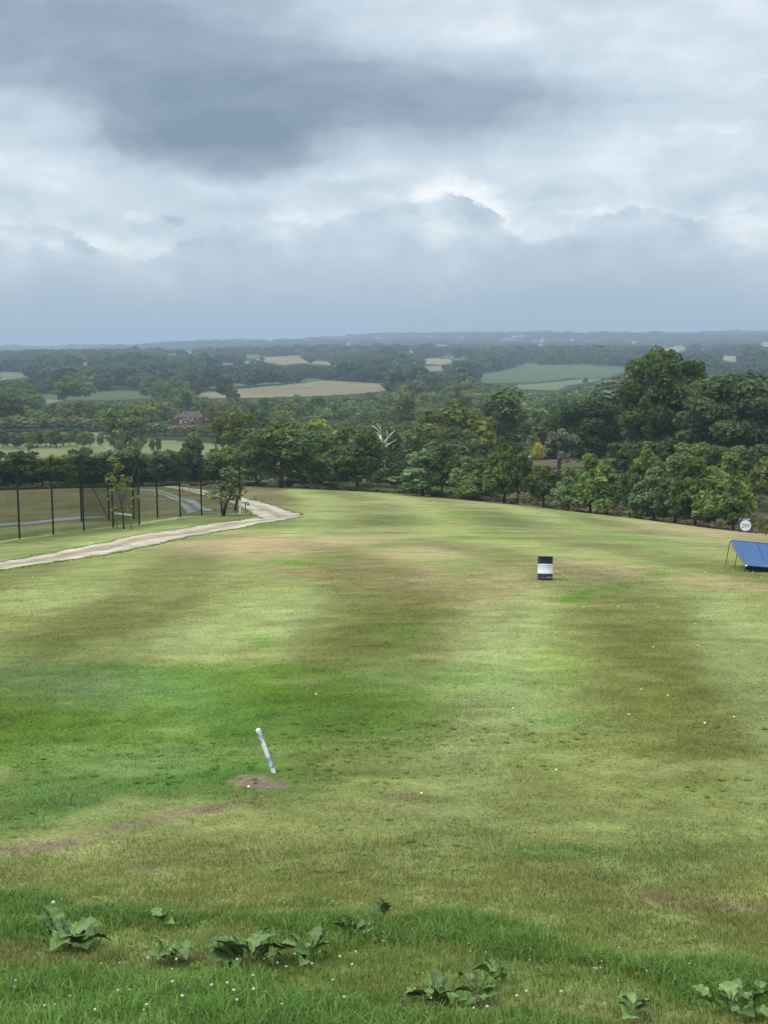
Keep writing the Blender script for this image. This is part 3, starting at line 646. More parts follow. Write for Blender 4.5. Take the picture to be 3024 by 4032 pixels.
def crown_lobes(rng, kind, H):
    L = []
    if kind == 'round':
        R = H * .36; c = H * .56; hz = H * .43
        for _ in range(52):
            d = unit(1, rng)[0]
            if d[2] < -.92: continue
            k = rng.uniform(.55, .92); L.append((d[0] * R * k, d[1] * R * k, c + d[2] * hz * k, R * rng.uniform(.2, .36)))
        L.append((0, 0, c, R * .6)); L.append((0, 0, c - hz * .4, R * .5))
    elif kind == 'oak':
        R = H * .36; c = H * .54; hz = H * .44
        for _ in range(84):
            d = unit(1, rng)[0]
            if d[2] < -.93: continue
            k = rng.uniform(.6, .98); L.append((d[0] * R * k, d[1] * R * k, c + d[2] * hz * k, R * rng.uniform(.15, .30)))
        for _ in range(8):
            d = unit(1, rng)[0]; L.append((d[0] * R * .4, d[1] * R * .4, c + d[2] * hz * .4, R * .4))
    elif kind == 'young':
        for _ in range(46):
            t = rng.random() ** 1.2; z = H * (.17 + .77 * t); rr = H * .27 * (1.08 - abs(t - .30) * 1.3); an = rng.uniform(0, 2 * pi); k = rng.uniform(.35, 1.0)
            L.append((cos(an) * rr * k, sin(an) * rr * k, z, H * rng.uniform(.05, .105) * (1.15 - .5 * t)))
        L.append((0, 0, H * .48, H * .19))
    elif kind == 'tall':
        for _ in range(44):
            t = rng.random(); z = H * (.16 + .80 * t); rr = H * .20 * (1.1 - .75 * t) * (1 if t > .15 else .8); an = rng.uniform(0, 2 * pi); k = rng.uniform(.2, .95)
            L.append((cos(an) * rr * k, sin(an) * rr * k, z, H * rng.uniform(.05, .095)))
        for z in (.3, .5, .7): L.append((0, 0, H * z, H * .09))
    elif kind == 'fir':
        for k in range(11):
            t = k / 10; z = H * (.14 + .8 * t); rr = H * .22 * (1 - t) + H * .015
            for j in range(6 if t < .7 else 3):
                an = rng.uniform(0, 2 * pi); L.append((cos(an) * rr * .7, sin(an) * rr * .7, z, rr * .5 + H * .015))
    elif kind == 'shrub':
        for _ in range(14):
            an = rng.uniform(0, 2 * pi); k = rng.uniform(.0, .8)
            L.append((cos(an) * H * .55 * k, sin(an) * H * .55 * k, H * rng.uniform(.22, .68), H * rng.uniform(.18, .34)))
    elif kind == 'open':
        for _ in range(40):
            d = unit(1, rng)[0]
            if d[2] < -.6: continue
            k = rng.uniform(.7, 1); L.append((d[0] * H * .36 * k, d[1] * H * .36 * k, H * .62 + d[2] * H * .34 * k, H * rng.uniform(.05, .12)))
    elif kind == 'sapling':
        for _ in range(30):
            t = rng.random(); z = H * (.28 + .70 * t); rr = H * .19 * (1 - .65 * t); an = rng.uniform(0, 2 * pi); k = rng.uniform(.2, 1)
            L.append((cos(an) * rr * k, sin(an) * rr * k, z, H * rng.uniform(.025, .055)))
    return L
def make_tree(kind, H, n, size, seed, mat_, bark, tint_bias=0.0, trunk_r=None, stems=1):
    rng = np.random.default_rng(seed); lobes = crown_lobes(rng, kind, H)
    flat = {'fir': .35, 'young': 1.0, 'sapling': 1.2, 'tall': 1.1}.get(kind, .8)
    V, Q, T = foliage(rng, lobes, n, size, flat, .7, .3 if kind == 'fir' else 0, tint_bias)
    cr_ = mesh_np('crown', V, Q, mat_, None, False, {'tint': T})
    mb = MB(); tr = trunk_r or H * .022
    for s_ in range(stems):
        ox = rng.normal() * H * .03 * (stems > 1); oy = rng.normal() * H * .03 * (stems > 1)
        top = H * (.92 if kind in ('young', 'fir', 'tall', 'sapling') else .66)
        pts = [(ox * 1, oy, -.35)] + [(ox + rng.normal() * H * .012 * k + ox * k * .4, oy + rng.normal() * H * .012 * k, top * k / 4) for k in range(1, 5)]
        mb.tube(pts, [tr * 1.35, tr * .95, tr * .75, tr * .5, tr * .18], 7)
        big = sorted(lobes, key=lambda l: -l[3])
        for l in (big[1:9] if kind != 'sapling' else lobes[:12]):
            z0 = max(H * .16, min(l[2] - H * .14, top * .8)); f = z0 / top * 4; i = int(min(f, 3)); a, b = Vector(pts[i]), Vector(pts[i + 1]); p = a.lerp(b, f - i)
            e = Vector(l[:3]); m = p.lerp(e, .5) + Vector((0, 0, -.02 * H))
            mb.tube([p, m, e], [tr * .42, tr * .26, tr * .08], 5)
    return cr_, mb.mesh('trunk', bark, True)
BARK = mat('bark', (.075, .062, .048), .9, .35, 9, .6, .1)
PALEBARK = mat('pale_bark', (.62, .60, .55), .8, .2, 6, .3, .2)
G = lambda r, g, b: tuple(L3(r, g, b) / 1.2)
LM = {
 'dark': leaf_mat('leaf_dark', G(68, 92, 44), G(120, 138, 66), .15),
 'mid': leaf_mat('leaf_mid', G(78, 104, 46), G(138, 156, 72), .28),
 'light': leaf_mat('leaf_light', G(96, 126, 58), G(156, 172, 88), .15),
 'olive': leaf_mat('leaf_olive', G(80, 100, 52), G(140, 150, 78), .15),
 'grey': leaf_mat('leaf_grey', G(96, 114, 82), G(136, 148, 110), .12),
 'wood': leaf_mat('leaf_wood', G(78, 99, 47), G(144, 157, 75), .45, hue=(.475, .52)),
 'far': leaf_mat('leaf_far', G(60, 78, 50), G(104, 118, 70), .42, hue=(.48, .53)),
 'ochre': leaf_mat('leaf_ochre', G(110, 108, 66), G(172, 156, 104), .2, hue=(.5, .525)),
 'brown': leaf_mat('leaf_bracken', G(112, 98, 72), G(156, 136, 102), .2),
 'yellow': leaf_mat('leaf_yellow', G(190, 178, 66), G(218, 208, 100), .02, hue=(.5, .5)),
}
TREES = {}
def proto(key, *a, **k):
    if key not in TREES: TREES[key] = make_tree(*a, **k)
    return TREES[key]
def plant_tree(name, key, px, dist, ytop, wpx, label, group=None, cat='tree', rz=None, sink=.0, wk=None):
    """a tree standing dist metres away whose crown reaches photo row ytop and is wpx wide"""
    P = gd(px, dist); cr_, tr = TREES[key]
    R_ = rays(px, ytop)[0]; ztop = R_[2] / np.hypot(R_[0], R_[1]) * dist
    h = ztop - P[2]; n = len(cr_.vertices); c = np.empty(n * 3, np.float32); cr_.vertices.foreach_get('co', c); c = c.reshape(-1, 3)
    hz = np.percentile(c[:, 2], 99.7); hw = np.percentile(np.abs(c[:, 0]), 98) * 2
    sz = h / hz; sx = (wpx * dist / F) / hw
    t = thing(name, label, cat, (P[0], P[1], P[2] - sink), RNG.uniform(0, 6.28) if rz is None else rz, group)
    t.scale = (sx, sx, sz)
    link('crown', cr_, t); link('trunk', tr, t)
    return t
NEAR_N, NEAR_S = 5200, .30
for i in range(3): proto(f'young{i}', 'young', 6.0, 4200, .19, 100 + i, LM['mid'], BARK, 0, .11)
for i in range(2): proto(f'younglight{i}', 'young', 6.0, 4200, .19, 120 + i, LM['light'], BARK, 0, .10)
for i in range(2): proto(f'youngdark{i}', 'round', 7.0, 4200, .23, 130 + i, LM['dark'], BARK, 0, .14)
for i in range(3): proto(f'hedge{i}', 'round', 8.0, 4200, .26, 140 + i, LM[('mid', 'dark', 'olive')[i]], BARK, 0, .15)
proto('hedgetall', 'tall', 10.0, 4500, .26, 147, LM['mid'], BARK, 0, .16)
for i in range(2): proto(f'dark{i}', 'round', 12.0, 8000, .30, 150 + i, LM['dark'], BARK, 0, .26)
for i in range(2): proto(f'oak{i}', 'oak', 22.0, 24000, .33, 160 + i, LM['dark' if i == 0 else 'mid'], BARK, -.15, .55)
proto('oak2', 'oak', 20.0, 22000, .33, 165, LM['olive'], BARK, -.15, .5)
proto('willow', 'tall', 14.0, 5000, .40, 170, LM['grey'], BARK, 0, .25)
proto('feather', 'open', 9.0, 2200, .28, 171, LM['grey'], BARK, 0, .12, stems=5)
proto('sparse', 'open', 16.0, 2600, .36, 172, LM['grey'], BARK, 0, .22, stems=2)
proto('poplar', 'tall', 17.0, 6000, .38, 173, LM['light'], BARK, -.1, .28)
proto('fir', 'fir', 8.0, 2600, .32, 174, LM['light'], BARK, 0, .14)
proto('gorse', 'shrub', 3.0, 900, .22, 175, LM['yellow'], BARK, 0, .07)
for i in range(3): proto(f'shrub{i}', 'shrub', 2.2, 700, .17, 180 + i, LM[('mid', 'olive', 'brown')[i]], BARK, 0, .05)
for i in range(4): proto(f'wood{i}', ('round', 'oak', 'round', 'tall')[i], 14.0, 3200, .42, 190 + i, LM['wood'], BARK, 0, .3)
for i in range(3): proto(f'wfar{i}', ('round', 'oak', 'round')[i], 14.0, 420, 1.15, 195 + i, LM['far'], BARK, 0, .3)
proto('ochre', 'round', 9.0, 1500, .5, 198, LM['ochre'], BARK, 0, .2)

ORD = ['first', 'second', 'third', 'fourth', 'fifth', 'sixth', 'seventh', 'eighth', 'ninth', 'tenth', 'eleventh', 'twelfth', 'thirteenth', 'fourteenth', 'fifteenth', 'sixteenth', 'seventeenth', 'eighteenth', 'nineteenth', 'twentieth', 'twenty-first', 'twenty-second', 'twenty-third']
ROW = 'row of trees along the far edge of the mown range'
NT = [
 ('broadleaf_tree', 'dark0', 1105, 268, 1668, 262, 'tall dark green tree nearest the end of the net fence at the range edge'),
 ('broadleaf_tree', 'younglight0', 1270, 278, 1712, 130, 'yellow-green topped tree squeezed between the two big dark trees'),
 ('broadleaf_tree', 'dark1', 1408, 262, 1692, 205, 'broad dark green tree standing in front of the bare white dead tree'),
 ('broadleaf_tree', 'hedge0', 1010, 285, 1745, 150, 'mid green bushy tree just beyond the last net post'),
 ('young_tree', 'younglight0', 1665, 245, 1782, 160, 'rounded light green young tree just past the gap after the two big dark trees'),
 ('young_tree', 'youngdark0', 1739, 243, 1750, 125, 'dark upright young tree beside the rounded light green one'),
 ('young_tree', 'young0', 1835, 236, 1797, 104, 'small mid green young tree between two taller ones, third past the gap'),
 ('young_tree', 'young1', 1889, 233, 1808, 104, 'small mid green young tree, fourth past the gap after the two big dark trees'),
 ('young_tree', 'young2', 1987, 228, 1750, 125, 'tall dense young tree below the golf green with the yellow bush'),
 ('young_tree', 'youngdark1', 2037, 226, 1780, 95, 'darker young tree crowding the tall dense one, on its sign side'),
 ('young_tree', 'youngdark0', 2140, 222, 1835, 110, 'low dark round young tree in the row, before the bracken gap'),
 ('young_tree', 'younglight1', 2238, 216, 1840, 98, 'slim light green young tree standing before the brown bracken'),
 ('young_tree', 'young1', 2325, 213, 1789, 112, 'tall light topped young tree just before the pale stone heap'),
 ('young_tree', 'young0', 2388, 211, 1812, 125, 'broad mid green young tree just below the left foot of the biggest oak'),
 ('young_tree', 'youngdark1', 2480, 206, 1858, 78, 'narrow dark young tree with a bare straight stem below the stone heap'),
 ('young_tree', 'young2', 2548, 226, 1768, 130, 'tall pointed young tree standing behind the narrow dark one'),
 ('young_tree', 'younglight1', 2575, 204, 1843, 140, 'light green rounded young tree in front of the biggest oak'),
 ('young_tree', 'young1', 2660, 202, 1800, 130, 'tall mid green young tree in the dense clump below the biggest oak'),
 ('young_tree', 'young0', 2735, 199, 1806, 140, 'widest young tree of the dense clump below the biggest oak'),
 ('young_tree', 'younglight0', 2820, 194, 1858, 130, 'yellowish young tree beside the dense clump near the 200 board'),
 ('young_tree', 'young2', 2885, 190, 1880, 105, 'dark green young tree closest to the 200 board'),
 ('young_tree', 'young1', 2880, 225, 1785, 140, 'taller tree standing behind those by the 200 board'),
 ('oak_tree', 'oak0', 2655, 312, 1388, 375, 'biggest dark green oak towering over the edge of the range'),
 ('oak_tree', 'oak2', 2905, 285, 1478, 400, 'huge olive green oak cut off by the edge of the picture'),
 ('oak_tree', 'oak1', 3110, 300, 1520, 330, 'oak beyond the huge olive one, only its flank in the picture'),
 ('oak_tree', 'oak0', 2315, 325, 1566, 270, 'smaller dark oak over the pale stone heap'),
 ('willow_tree', 'willow', 2400, 372, 1492, 190, 'grey-green willow standing behind the smaller dark oak'),
 ('broadleaf_tree', 'sparse', 2570, 352, 1368, 190, 'thin topped pale tree poking out above the biggest oak'),
 ('broadleaf_tree', 'sparse', 2472, 372, 1424, 66, 'thin lone spindly treetop beside the biggest oak'),
 ('poplar_tree', 'poplar', 1990, 425, 1531, 140, 'tall yellow-green tree rising above the valley wood'),
 ('fir_tree', 'fir', 2100, 418, 1685, 80, 'small layered light green conifer behind the yellow bush'),
 ('broadleaf_tree', 'feather', 2205, 315, 1688, 130, 'feathery grey-green tree with several bare leaning stems'),
 ('gorse_bush', 'gorse', 2121, 405, 1742, 46, 'bright yellow bush beside the small golf green'),
 ('oak_tree', 'wood1', 497, 585, 1592, 175, 'dark oak standing alone on the pale fairway beyond the net'),
 ('broadleaf_tree', 'wood0', 928, 430, 1620, 205, 'large grey-green round tree at the end of the fairway'),
 ('broadleaf_tree', 'hedgetall', 767, 300, 1705, 92, 'tallest tree of the hedge behind the net fence'),
]
for n_, k_, x_, d_, yt_, w_, lab in NT:
    plant_tree(n_, k_, x_, d_, yt_, w_ * (1.22 if n_ == 'young_tree' else 1.06), lab, ROW if n_ == 'young_tree' else None, 'bush' if 'bush' in n_ else 'tree')
# hedge of trees behind the net fence
hx = -190; hk = 0
while hx < 985:
    w_ = RNG.uniform(95, 150); yt = 1783 + RNG.uniform(-26, 20) + (10 if hx < 120 else 0)
    if not (730 < hx < 800):
        plant_tree('hedge_tree', f'hedge{hk % 3}', hx, RNG.uniform(287, 300), yt, w_ * 1.12, f'bushy hedge tree behind the net fence, {ORD[hk]} from the left in the front line', 'hedge trees behind the net fence')
    hk += 1; hx += w_ * .62
# second, looser line further down that fills between
for i in range(16):
    plant_tree('hedge_tree', f'hedge{(i * 7) % 3}', -150 + i * 74 + RNG.uniform(-20, 20), RNG.uniform(320, 350), 1812 + RNG.uniform(-25, 15), RNG.uniform(95, 140), f'treetop behind the front hedge line beyond the net, {ORD[i]} from the left', 'hedge trees behind the net fence')
for i, x_ in enumerate((1190, 1345, 1540, 1585, 1625, 1790, 1700, 1930, 2090, 2280, 2620, 2700, 2780)):
    plant_tree('broadleaf_tree', f'hedge{i % 2}', x_, RNG.uniform(275, 300) if x_ < 1550 else 268 if x_ < 1850 else 245 if x_ < 2500 else 222, (1835 if 1500 < x_ < 1640 else 1800 if x_ < 1900 else 1835) + RNG.uniform(-25, 30), RNG.uniform(110, 150), 'leafy tree filling in behind the front trees at the far edge of the range', 'trees filling in behind the front row')
for i, (x_, d_, yt_, w_, lab) in enumerate(((2470, 290, 1745, 150, 'bushy tree in the shade under the left flank of the biggest oak'), (2590, 285, 1730, 170, 'bushy tree in the shade straight below the biggest oak'), (2720, 275, 1745, 170, 'bushy tree between the feet of the biggest oak and the olive one'),
        (2850, 262, 1760, 170, 'bushy tree under the huge olive oak, nearer the biggest oak'), (2960, 258, 1750, 180, 'bushy tree under the huge olive oak at the edge of the picture'), (3060, 250, 1800, 160, 'bushy tree cut by the picture edge under the huge olive oak'))):
    plant_tree('broadleaf_tree', ('hedge1', 'hedge0', 'hedge2')[i % 3], x_, d_, yt_, w_ * 1.15, lab)
# orchard trees on the golf course
for i, x_ in enumerate((-30, 12, 32, 70, 100, 128, 150, 182, 200, 222, 248, 275, 302, 330, 352)):
    plant_tree('fairway_tree', 'wood0' if i % 3 else 'hedge1', x_, RNG.uniform(612, 650), RNG.uniform(1692, 1706), RNG.uniform(38, 58), f'small round tree in the row across the pale fairway, {ORD[i]} from the left', 'row of small trees on the fairway')
for i, x_ in enumerate(list(range(20, 440, 30)) + [575, 610, 650, 690, 730, 770, 815, 850]):
    d_ = 772 if x_ < 500 else 742
    plant_tree('hedge_tree', 'ochre' if i % 4 else 'wood2', x_, d_ + RNG.uniform(-8, 8), (1645 if x_ < 500 else 1667) + RNG.uniform(-8, 8), RNG.uniform(50, 80),
               f'ochre tinged tree in the hedge topping the fairway, {ORD[i]} from the left' if x_ < 500 else f'ochre tinged tree in the hedge before the brick house, {ORD[i - 14]} from the left', 'ochre trees at the top of the fairway' if x_ < 500 else 'ochre trees before the brick house')
for i, (x_, d_, yt, w_) in enumerate(((118, 590, 1738, 26), (395, 640, 1712, 26), (470, 570, 1728, 40), (540, 570, 1722, 36), (600, 600, 1722, 28), (625, 600, 1714, 22), (740, 640, 1732, 16), (560, 640, 1716, 40))):
    plant_tree('shrub', 'shrub0' if i % 2 else 'shrub1', x_, d_, yt, w_, 'small shrub on the pale fairway, ' + ('below the row of small trees', 'just before the lone dark oak', 'at the foot of the lone dark oak', 'below the lone dark oak on its house side', 'first to the right of the lone dark oak', 'second to the right of the lone dark oak', 'alone below the brick house', 'in the oak shade, furthest back')[i], 'shrubs on the fairway', 'shrub')
for i, (x_, d_, yt, w_, lab) in enumerate(((3015, 172, 2052, 60, 'brownish scrub bush beside the 200 board'), (2840, 186, 2040, 40, 'pale seedy weed clump before the 200 board'), (1860, 246, 1925, 80, 'low scrub bush under the young trees, below the fourth one'), (2068, 236, 1940, 50, 'low brown scrub under the dense young trees'))):
    plant_tree('shrub', f'shrub{1 + i % 2}', x_, d_, yt, w_, lab, None, 'shrub')

# undergrowth, bracken and woodland: far too many to count -> point clouds carrying foliage
def scatter(name, label, P, srcs, scl, rot, idx, kind='stuff'):
    me = bpy.data.meshes.new(name); me.vertices.add(len(P)); me.vertices.foreach_set('co', np.asarray(P, np.float32).ravel())
    for nme, ty, arr, key in (('scl', 'FLOAT_VECTOR', scl, 'vector'), ('rot', 'FLOAT', rot, 'value'), ('idx', 'INT', idx, 'value')):
        a = me.attributes.new(nme, ty, 'POINT'); a.data.foreach_set(key, np.asarray(arr, np.int32 if ty == 'INT' else np.float32).ravel())
    o = tag(link(name, me), label, None, None, kind)
    ng = bpy.data.node_groups.new(name, 'GeometryNodeTree')
    ng.interface.new_socket('Geometry', in_out='INPUT', socket_type='NodeSocketGeometry'); ng.interface.new_socket('Geometry', in_out='OUTPUT', socket_type='NodeSocketGeometry')
    N, K = ng.nodes, ng.links
    gi = N.new('NodeGroupInput'); go = N.new('NodeGroupOutput'); ip = N.new('GeometryNodeInstanceOnPoints'); jn = N.new('GeometryNodeJoinGeometry')
    for s in reversed(srcs):
        oi = N.new('GeometryNodeObjectInfo'); oi.inputs['Object'].default_value = s; oi.inputs['As Instance'].default_value = True; oi.transform_space = 'ORIGINAL'
        K.new(oi.outputs['Geometry'], jn.inputs[0])
    def attr(n, t):
        a = N.new('GeometryNodeInputNamedAttribute'); a.data_type = t; a.inputs['Name'].default_value = n; return a.outputs['Attribute']
    K.new(gi.outputs[0], ip.inputs['Points']); K.new(jn.outputs[0], ip.inputs['Instance']); ip.inputs['Pick Instance'].default_value = True
    K.new(attr('idx', 'INT'), ip.inputs['Instance Index']); K.new(attr('scl', 'FLOAT_VECTOR'), ip.inputs['Scale'])
    cx = N.new('ShaderNodeCombineXYZ'); K.new(attr('rot', 'FLOAT'), cx.inputs[2])
    e2r = N.new('FunctionNodeEulerToRotation'); K.new(cx.outputs[0], e2r.inputs[0]); K.new(e2r.outputs[0], ip.inputs['Rotation'])
    K.new(ip.outputs[0], go.inputs[0])
    md = o.modifiers.new('scatter', 'NODES'); md.node_group = ng
    return o
def crown_of(key):
    for o in COL.objects:
        if o.name.startswith('crown') and o.data == TREES[key][0]: return o
FIELD_PX = [([(p[0], p[1]) for p in pts], float(np.median(np.hypot(w[:, 0], w[:, 1])))) for (_, _, pts), w in zip(FIELDS, FW)]
KEEP = FIELD_PX + [([(-60, 1638), (450, 1638), (450, 1700), (-60, 1700)], 764), ([(560, 1666), (870, 1666), (870, 1725), (560, 1725)], 735), (GOLF_PX, 640), ([(690, 1608), (810, 1608), (822, 1668), (660, 1668), (655, 1640)], 800),
                   ([(2740, 1425), (3060, 1425), (3060, 1446), (2740, 1446)], 1900), ([(2030, 1770), (2150, 1770), (2150, 1812), (2030, 1812)], 402)]
FAR_HOUSES = [(1487, 1331, 16), (1371, 1354, 14), (1620, 1385, 14), (1776, 1390, 16), (1811, 1391, 30), (2024, 1325, 22), (2054, 1322, 14), (1690, 1327, 10), (1063, 1341, 12), (1190, 1345, 10),
              (2103, 1341, 12), (2134, 1340, 12), (2254, 1338, 12), (2304, 1340, 12), (2496, 1349, 20), (2130, 1358, 16), (1735, 1512, 34), (745, 1388, 22), (600, 1347, 8), (880, 1345, 8)]
FH = []
for x_, y_, w_ in FAR_HOUSES:
    p = gp([x_], [y_ + 3])[0]; FH.append((p, w_)); KEEP.append(([(x_ - w_ * .6, y_ - 8), (x_ + w_ * .6, y_ - 8), (x_ + w_ * .6, y_ + 5), (x_ - w_ * .6, y_ + 5)], float(np.hypot(p[0], p[1]))))
def wood_points(d0, d1, sp, az=17.0, seed=5):
    rng = np.random.default_rng(seed); R_ = d1; w = tan(radians(az)) * d1
    xs = np.arange(-w, w, sp); ys = np.arange(d0 * .9, d1, sp)
    X, Y = np.meshgrid(xs, ys); X = (X + rng.uniform(-.48, .48, X.shape) * sp).ravel(); Y = (Y + rng.uniform(-.48, .48, Y.shape) * sp).ravel()
    r = np.hypot(X, Y); a = np.degrees(np.arctan2(X, Y)); k = (r > d0) & (r < d1) & (np.abs(a) < az)
    return X[k], Y[k]
def keep_out(X, Y, Hh, rng, p=.97, infield=True, wk=1.0):
    """no tree on a field, or so tall that it would stand before one"""
    Z = zt(X, Y); r = np.hypot(X, Y); ok = np.ones(len(X), bool)
    if infield:
        for w in FW: ok &= ~inpoly(X, Y, [(q[0], q[1]) for q in w])
    ok &= ~inpoly(X, Y, [(q[0], q[1]) for q in GOLF_W])
    for f in (0.0, .45, .8, 1.0):
        px, py = project(np.stack([X, Y, Z + Hh * f], 1))
        hw = Hh * .42 * wk * F / r; lucky = rng.random(len(X)) < p
        for poly, dist in KEEP:
            for sd in (-.8, 0, .8):
                ok &= ~(inpoly(px + sd * hw, py, poly) & (r < dist * 1.03) & lucky)
    return ok, Z
rng = np.random.default_rng(77)
pools = []
for d0, d1, sp, hh, sd_ in ((352, 620, 9.5, (8.5, 14.5), 1), (620, 1250, 10.5, (8, 15), 2), (1250, 3000, 14.5, (9, 17), 3), (3000, 5200, 20, (10, 16), 4), (5200, 10800, 34, (12, 18), 5)):
    X, Y = wood_points(d0, d1, sp, seed=sd_); H_ = rng.uniform(*hh, len(X)) * np.exp(rng.normal(0, .22 if d0 < 3000 else .15, len(X))) * (1 + .3 * fbm(X / 60, Y / 60, 71))
    # young trees and open bracken near the range, golf green
    a = np.arctan2(X, Y); r = np.hypot(X, Y)
    clear = (r < 420) & (a > .075)
    clear |= (r > 3500) & (fbm(X / 260, Y / 260, 53, 3) > .12)
    X, Y, H_ = X[~clear], Y[~clear], H_[~clear]
    ok, Z = keep_out(X, Y, H_, rng, wk=max(1, sp / 13.0))
    pools.append((X[ok], Y[ok], Z[ok], H_[ok], sp))
# hedgerow lines across the far fields' edges
hx_, hy_ = [], []
for w in FW:
    for a_, b_ in zip(w, np.roll(w, -1, axis=0)):
        l = np.hypot(*(b_ - a_)[:2]); n = int(min(l / 11, 160))
        t = rng.random(n); keep = fbm(t * l / 70, t * 0 + l, 73) > -.05
        hx_.append((a_[0] + (b_[0] - a_[0]) * t)[keep]); hy_.append((a_[1] + (b_[1] - a_[1]) * t)[keep])
hx_ = np.concatenate(hx_); hy_ = np.concatenate(hy_)
hk_, _z = keep_out(hx_, hy_, np.full(len(hx_), 7.0), rng, .9, False); hx_, hy_ = hx_[hk_], hy_[hk_]
# the nearest trees of the valley wood stand as things of their own
X, Y, Z, H_, sp = pools[0]
r = np.hypot(X, Y); px, _q = project(np.stack([X, Y, Z], 1)); inv = (px > -60) & (px < 3080)
order = np.argsort(np.where(inv, r - H_ * 6, 1e9)); pick = order[:235]
WK = ['wood0', 'wood1', 'wood2', 'wood3']
ZONES = ((900, 'tree of the valley wood by the fairway end'), (1250, 'tree in the valley wood behind the two big dark trees'), (1600, 'tree in the valley wood around the bare white dead tree'),
         (1950, 'tree in the valley wood behind the first row trees'), (2300, 'tree in the wood around the small golf green'), (9999, 'valley tree partly hidden behind the big oaks'))
for i in pick:
    k = WK[int(RNG.integers(0, 4))]; cr_, tr = TREES[k]
    z = next(lab for lim, lab in ZONES if px[i] < lim)
    z = ('low ' if H_[i] < 9.5 else 'tall ' if H_[i] > 13.5 else '') + ('rounded ', 'spreading ', 'full crowned ', 'narrow ')[WK.index(k)] + ('nearer ' if r[i] < 410 else '') + z
    t = thing('woodland_tree', z, 'tree', (X[i], Y[i], Z[i]), RNG.uniform(0, 6.28), z + 's')
    s = H_[i] / 14.0; wd = s * RNG.uniform(1.05, 1.45) * (.75 if k == 'wood3' else 1); t.scale = (wd, wd, s)
    link('crown', cr_, t); link('trunk', tr, t)
rest = np.ones(len(X), bool); rest[pick] = False
P, SCL = [], []
for n_, (X, Y, Z, H_, sp) in enumerate(pools):
    m = rest if n_ == 0 else np.ones(len(X), bool)
    s = H_[m] / 14.0; wide = rng.uniform(1.05, 1.5, m.sum()) * s * max(1, sp / 13.0)
    P.append(np.stack([X[m], Y[m], Z[m] - .3], 1)); SCL.append(np.stack([wide, wide, s], 1))
nmid = len(P[0]) + len(P[1])
s = rng.uniform(.25, .75, len(hx_)); P.append(np.stack([hx_, hy_, zt(hx_, hy_) - .3], 1)); SCL.append(np.stack([s * 1.3, s * 1.3, s], 1))
P = np.concatenate(P); SCL = np.concatenate(SCL)
idx = np.where(np.arange(len(P)) < nmid, rng.integers(0, 4, len(P)), rng.integers(4, 7, len(P)))
for k in range(3):   # three of the far crowns stand as trees too
    t = thing('woodland_tree', 'tall leafy tree at the back of the valley wood, ' + ('left of the dead tree', 'behind the dead tree', 'right of the dead tree')[k], 'tree', gd(1150 + 260 * k, 700 + 15 * k), 0, 'tall trees at the back of the valley wood')
    t.scale = (.9, .9, .95); link('crown', TREES[f'wfar{k}'][0], t); link('trunk', TREES[f'wood{k}'][1], t)
scatter('woodland', 'woodland covering the valley and the far hills', P, [crown_of(f'wood{k}') for k in range(4)] + [crown_of(f'wfar{k}') for k in range(3)], SCL, rng.uniform(0, 6.28, len(P)), idx)
# bracken and scrub below the trees at the end of the range
UP_, US, UI = [], [], []
aa = rng.uniform(-.28, .30, 9000); ee = edge_dist(aa); dd = ee + 4 + rng.random(9000) ** 1.4 * np.where(aa > .07, 190, 60)
x_, y_ = dd * np.sin(aa), dd * np.cos(aa)
k = (fbm(x_ / 9, y_ / 9, 81) > -.05) & ~((dd > 375) & (dd < 420) & (aa > .085) & (aa < .115))
x_, y_, aa, dd, ee = x_[k], y_[k], aa[k], dd[k], ee[k]
s = np.where(aa > .07, rng.uniform(.15, .48, len(x_)), rng.uniform(.3, 1.0, len(x_))); s = np.where(dd - ee < 14, s * .55, s)
UP_ = np.stack([x_, y_, zt(x_, y_) - .1], 1); US = np.stack([s * 1.4, s * 1.4, s], 1)
UI = np.where(rng.random(len(x_)) < np.where(aa > .07, .78, .25), 2, rng.integers(0, 2, len(x_)))
scatter('undergrowth', 'brown bracken and scrub beneath the trees beyond the range', UP_, [crown_of(f'shrub{k}') for k in range(3)], US, rng.uniform(0, 6.28, len(x_)), UI)

# dead white tree
def dead_tree():
    P = gd(1508, 330); H = 13.0
    t = thing('dead_tree', 'bare white dead tree with forked branches in the valley wood', 'tree', P)
    k = 330 / F
    ztop = rays(1508, 1668)[0]; zt_ = ztop[2] / np.hypot(ztop[0], ztop[1]) * 330 - P[2]
    def q(px, py, dy=0): return Vector(((px - 1508) * k, dy, zt_ - (py - 1668) * k))
    tr = MB().tube([(0, 0, -.5), q(1512, 1830), q(1506, 1775), q(1503, 1735), q(1500, 1712)], [.42, .38, .34, .30, .22], 7)
    part('trunk', tr, PALEBARK, t, True)
    for pts, r0 in (([(1503, 1735), (1482, 1726), (1466, 1718), (1450, 1705)], .13), ([(1500, 1712), (1494, 1694), (1478, 1680), (1468, 1676)], .13), ([(1500, 1712), (1503, 1690), (1500, 1668)], .12),
                    ([(1505, 1752), (1522, 1735), (1530, 1716), (1528, 1695)], .16), ([(1522, 1735), (1540, 1715), (1558, 1696)], .11), ([(1508, 1775), (1530, 1750), (1548, 1742), (1566, 1730)], .13), ([(1530, 1716), (1545, 1706), (1552, 1700)], .07), ([(1494, 1694), (1500, 1684), (1488, 1672)], .06), ([(1466, 1718), (1458, 1722), (1452, 1720)], .05)):
        b = MB().tube([q(p[0], p[1], random.uniform(-.8, .8) * (i > 0)) for i, p in enumerate(pts)], [r0 * 1.3 * (1 - .7 * i / (len(pts) - 1)) for i in range(len(pts))], 6)
        part('branch', b, PALEBARK, t, True)
dead_tree()

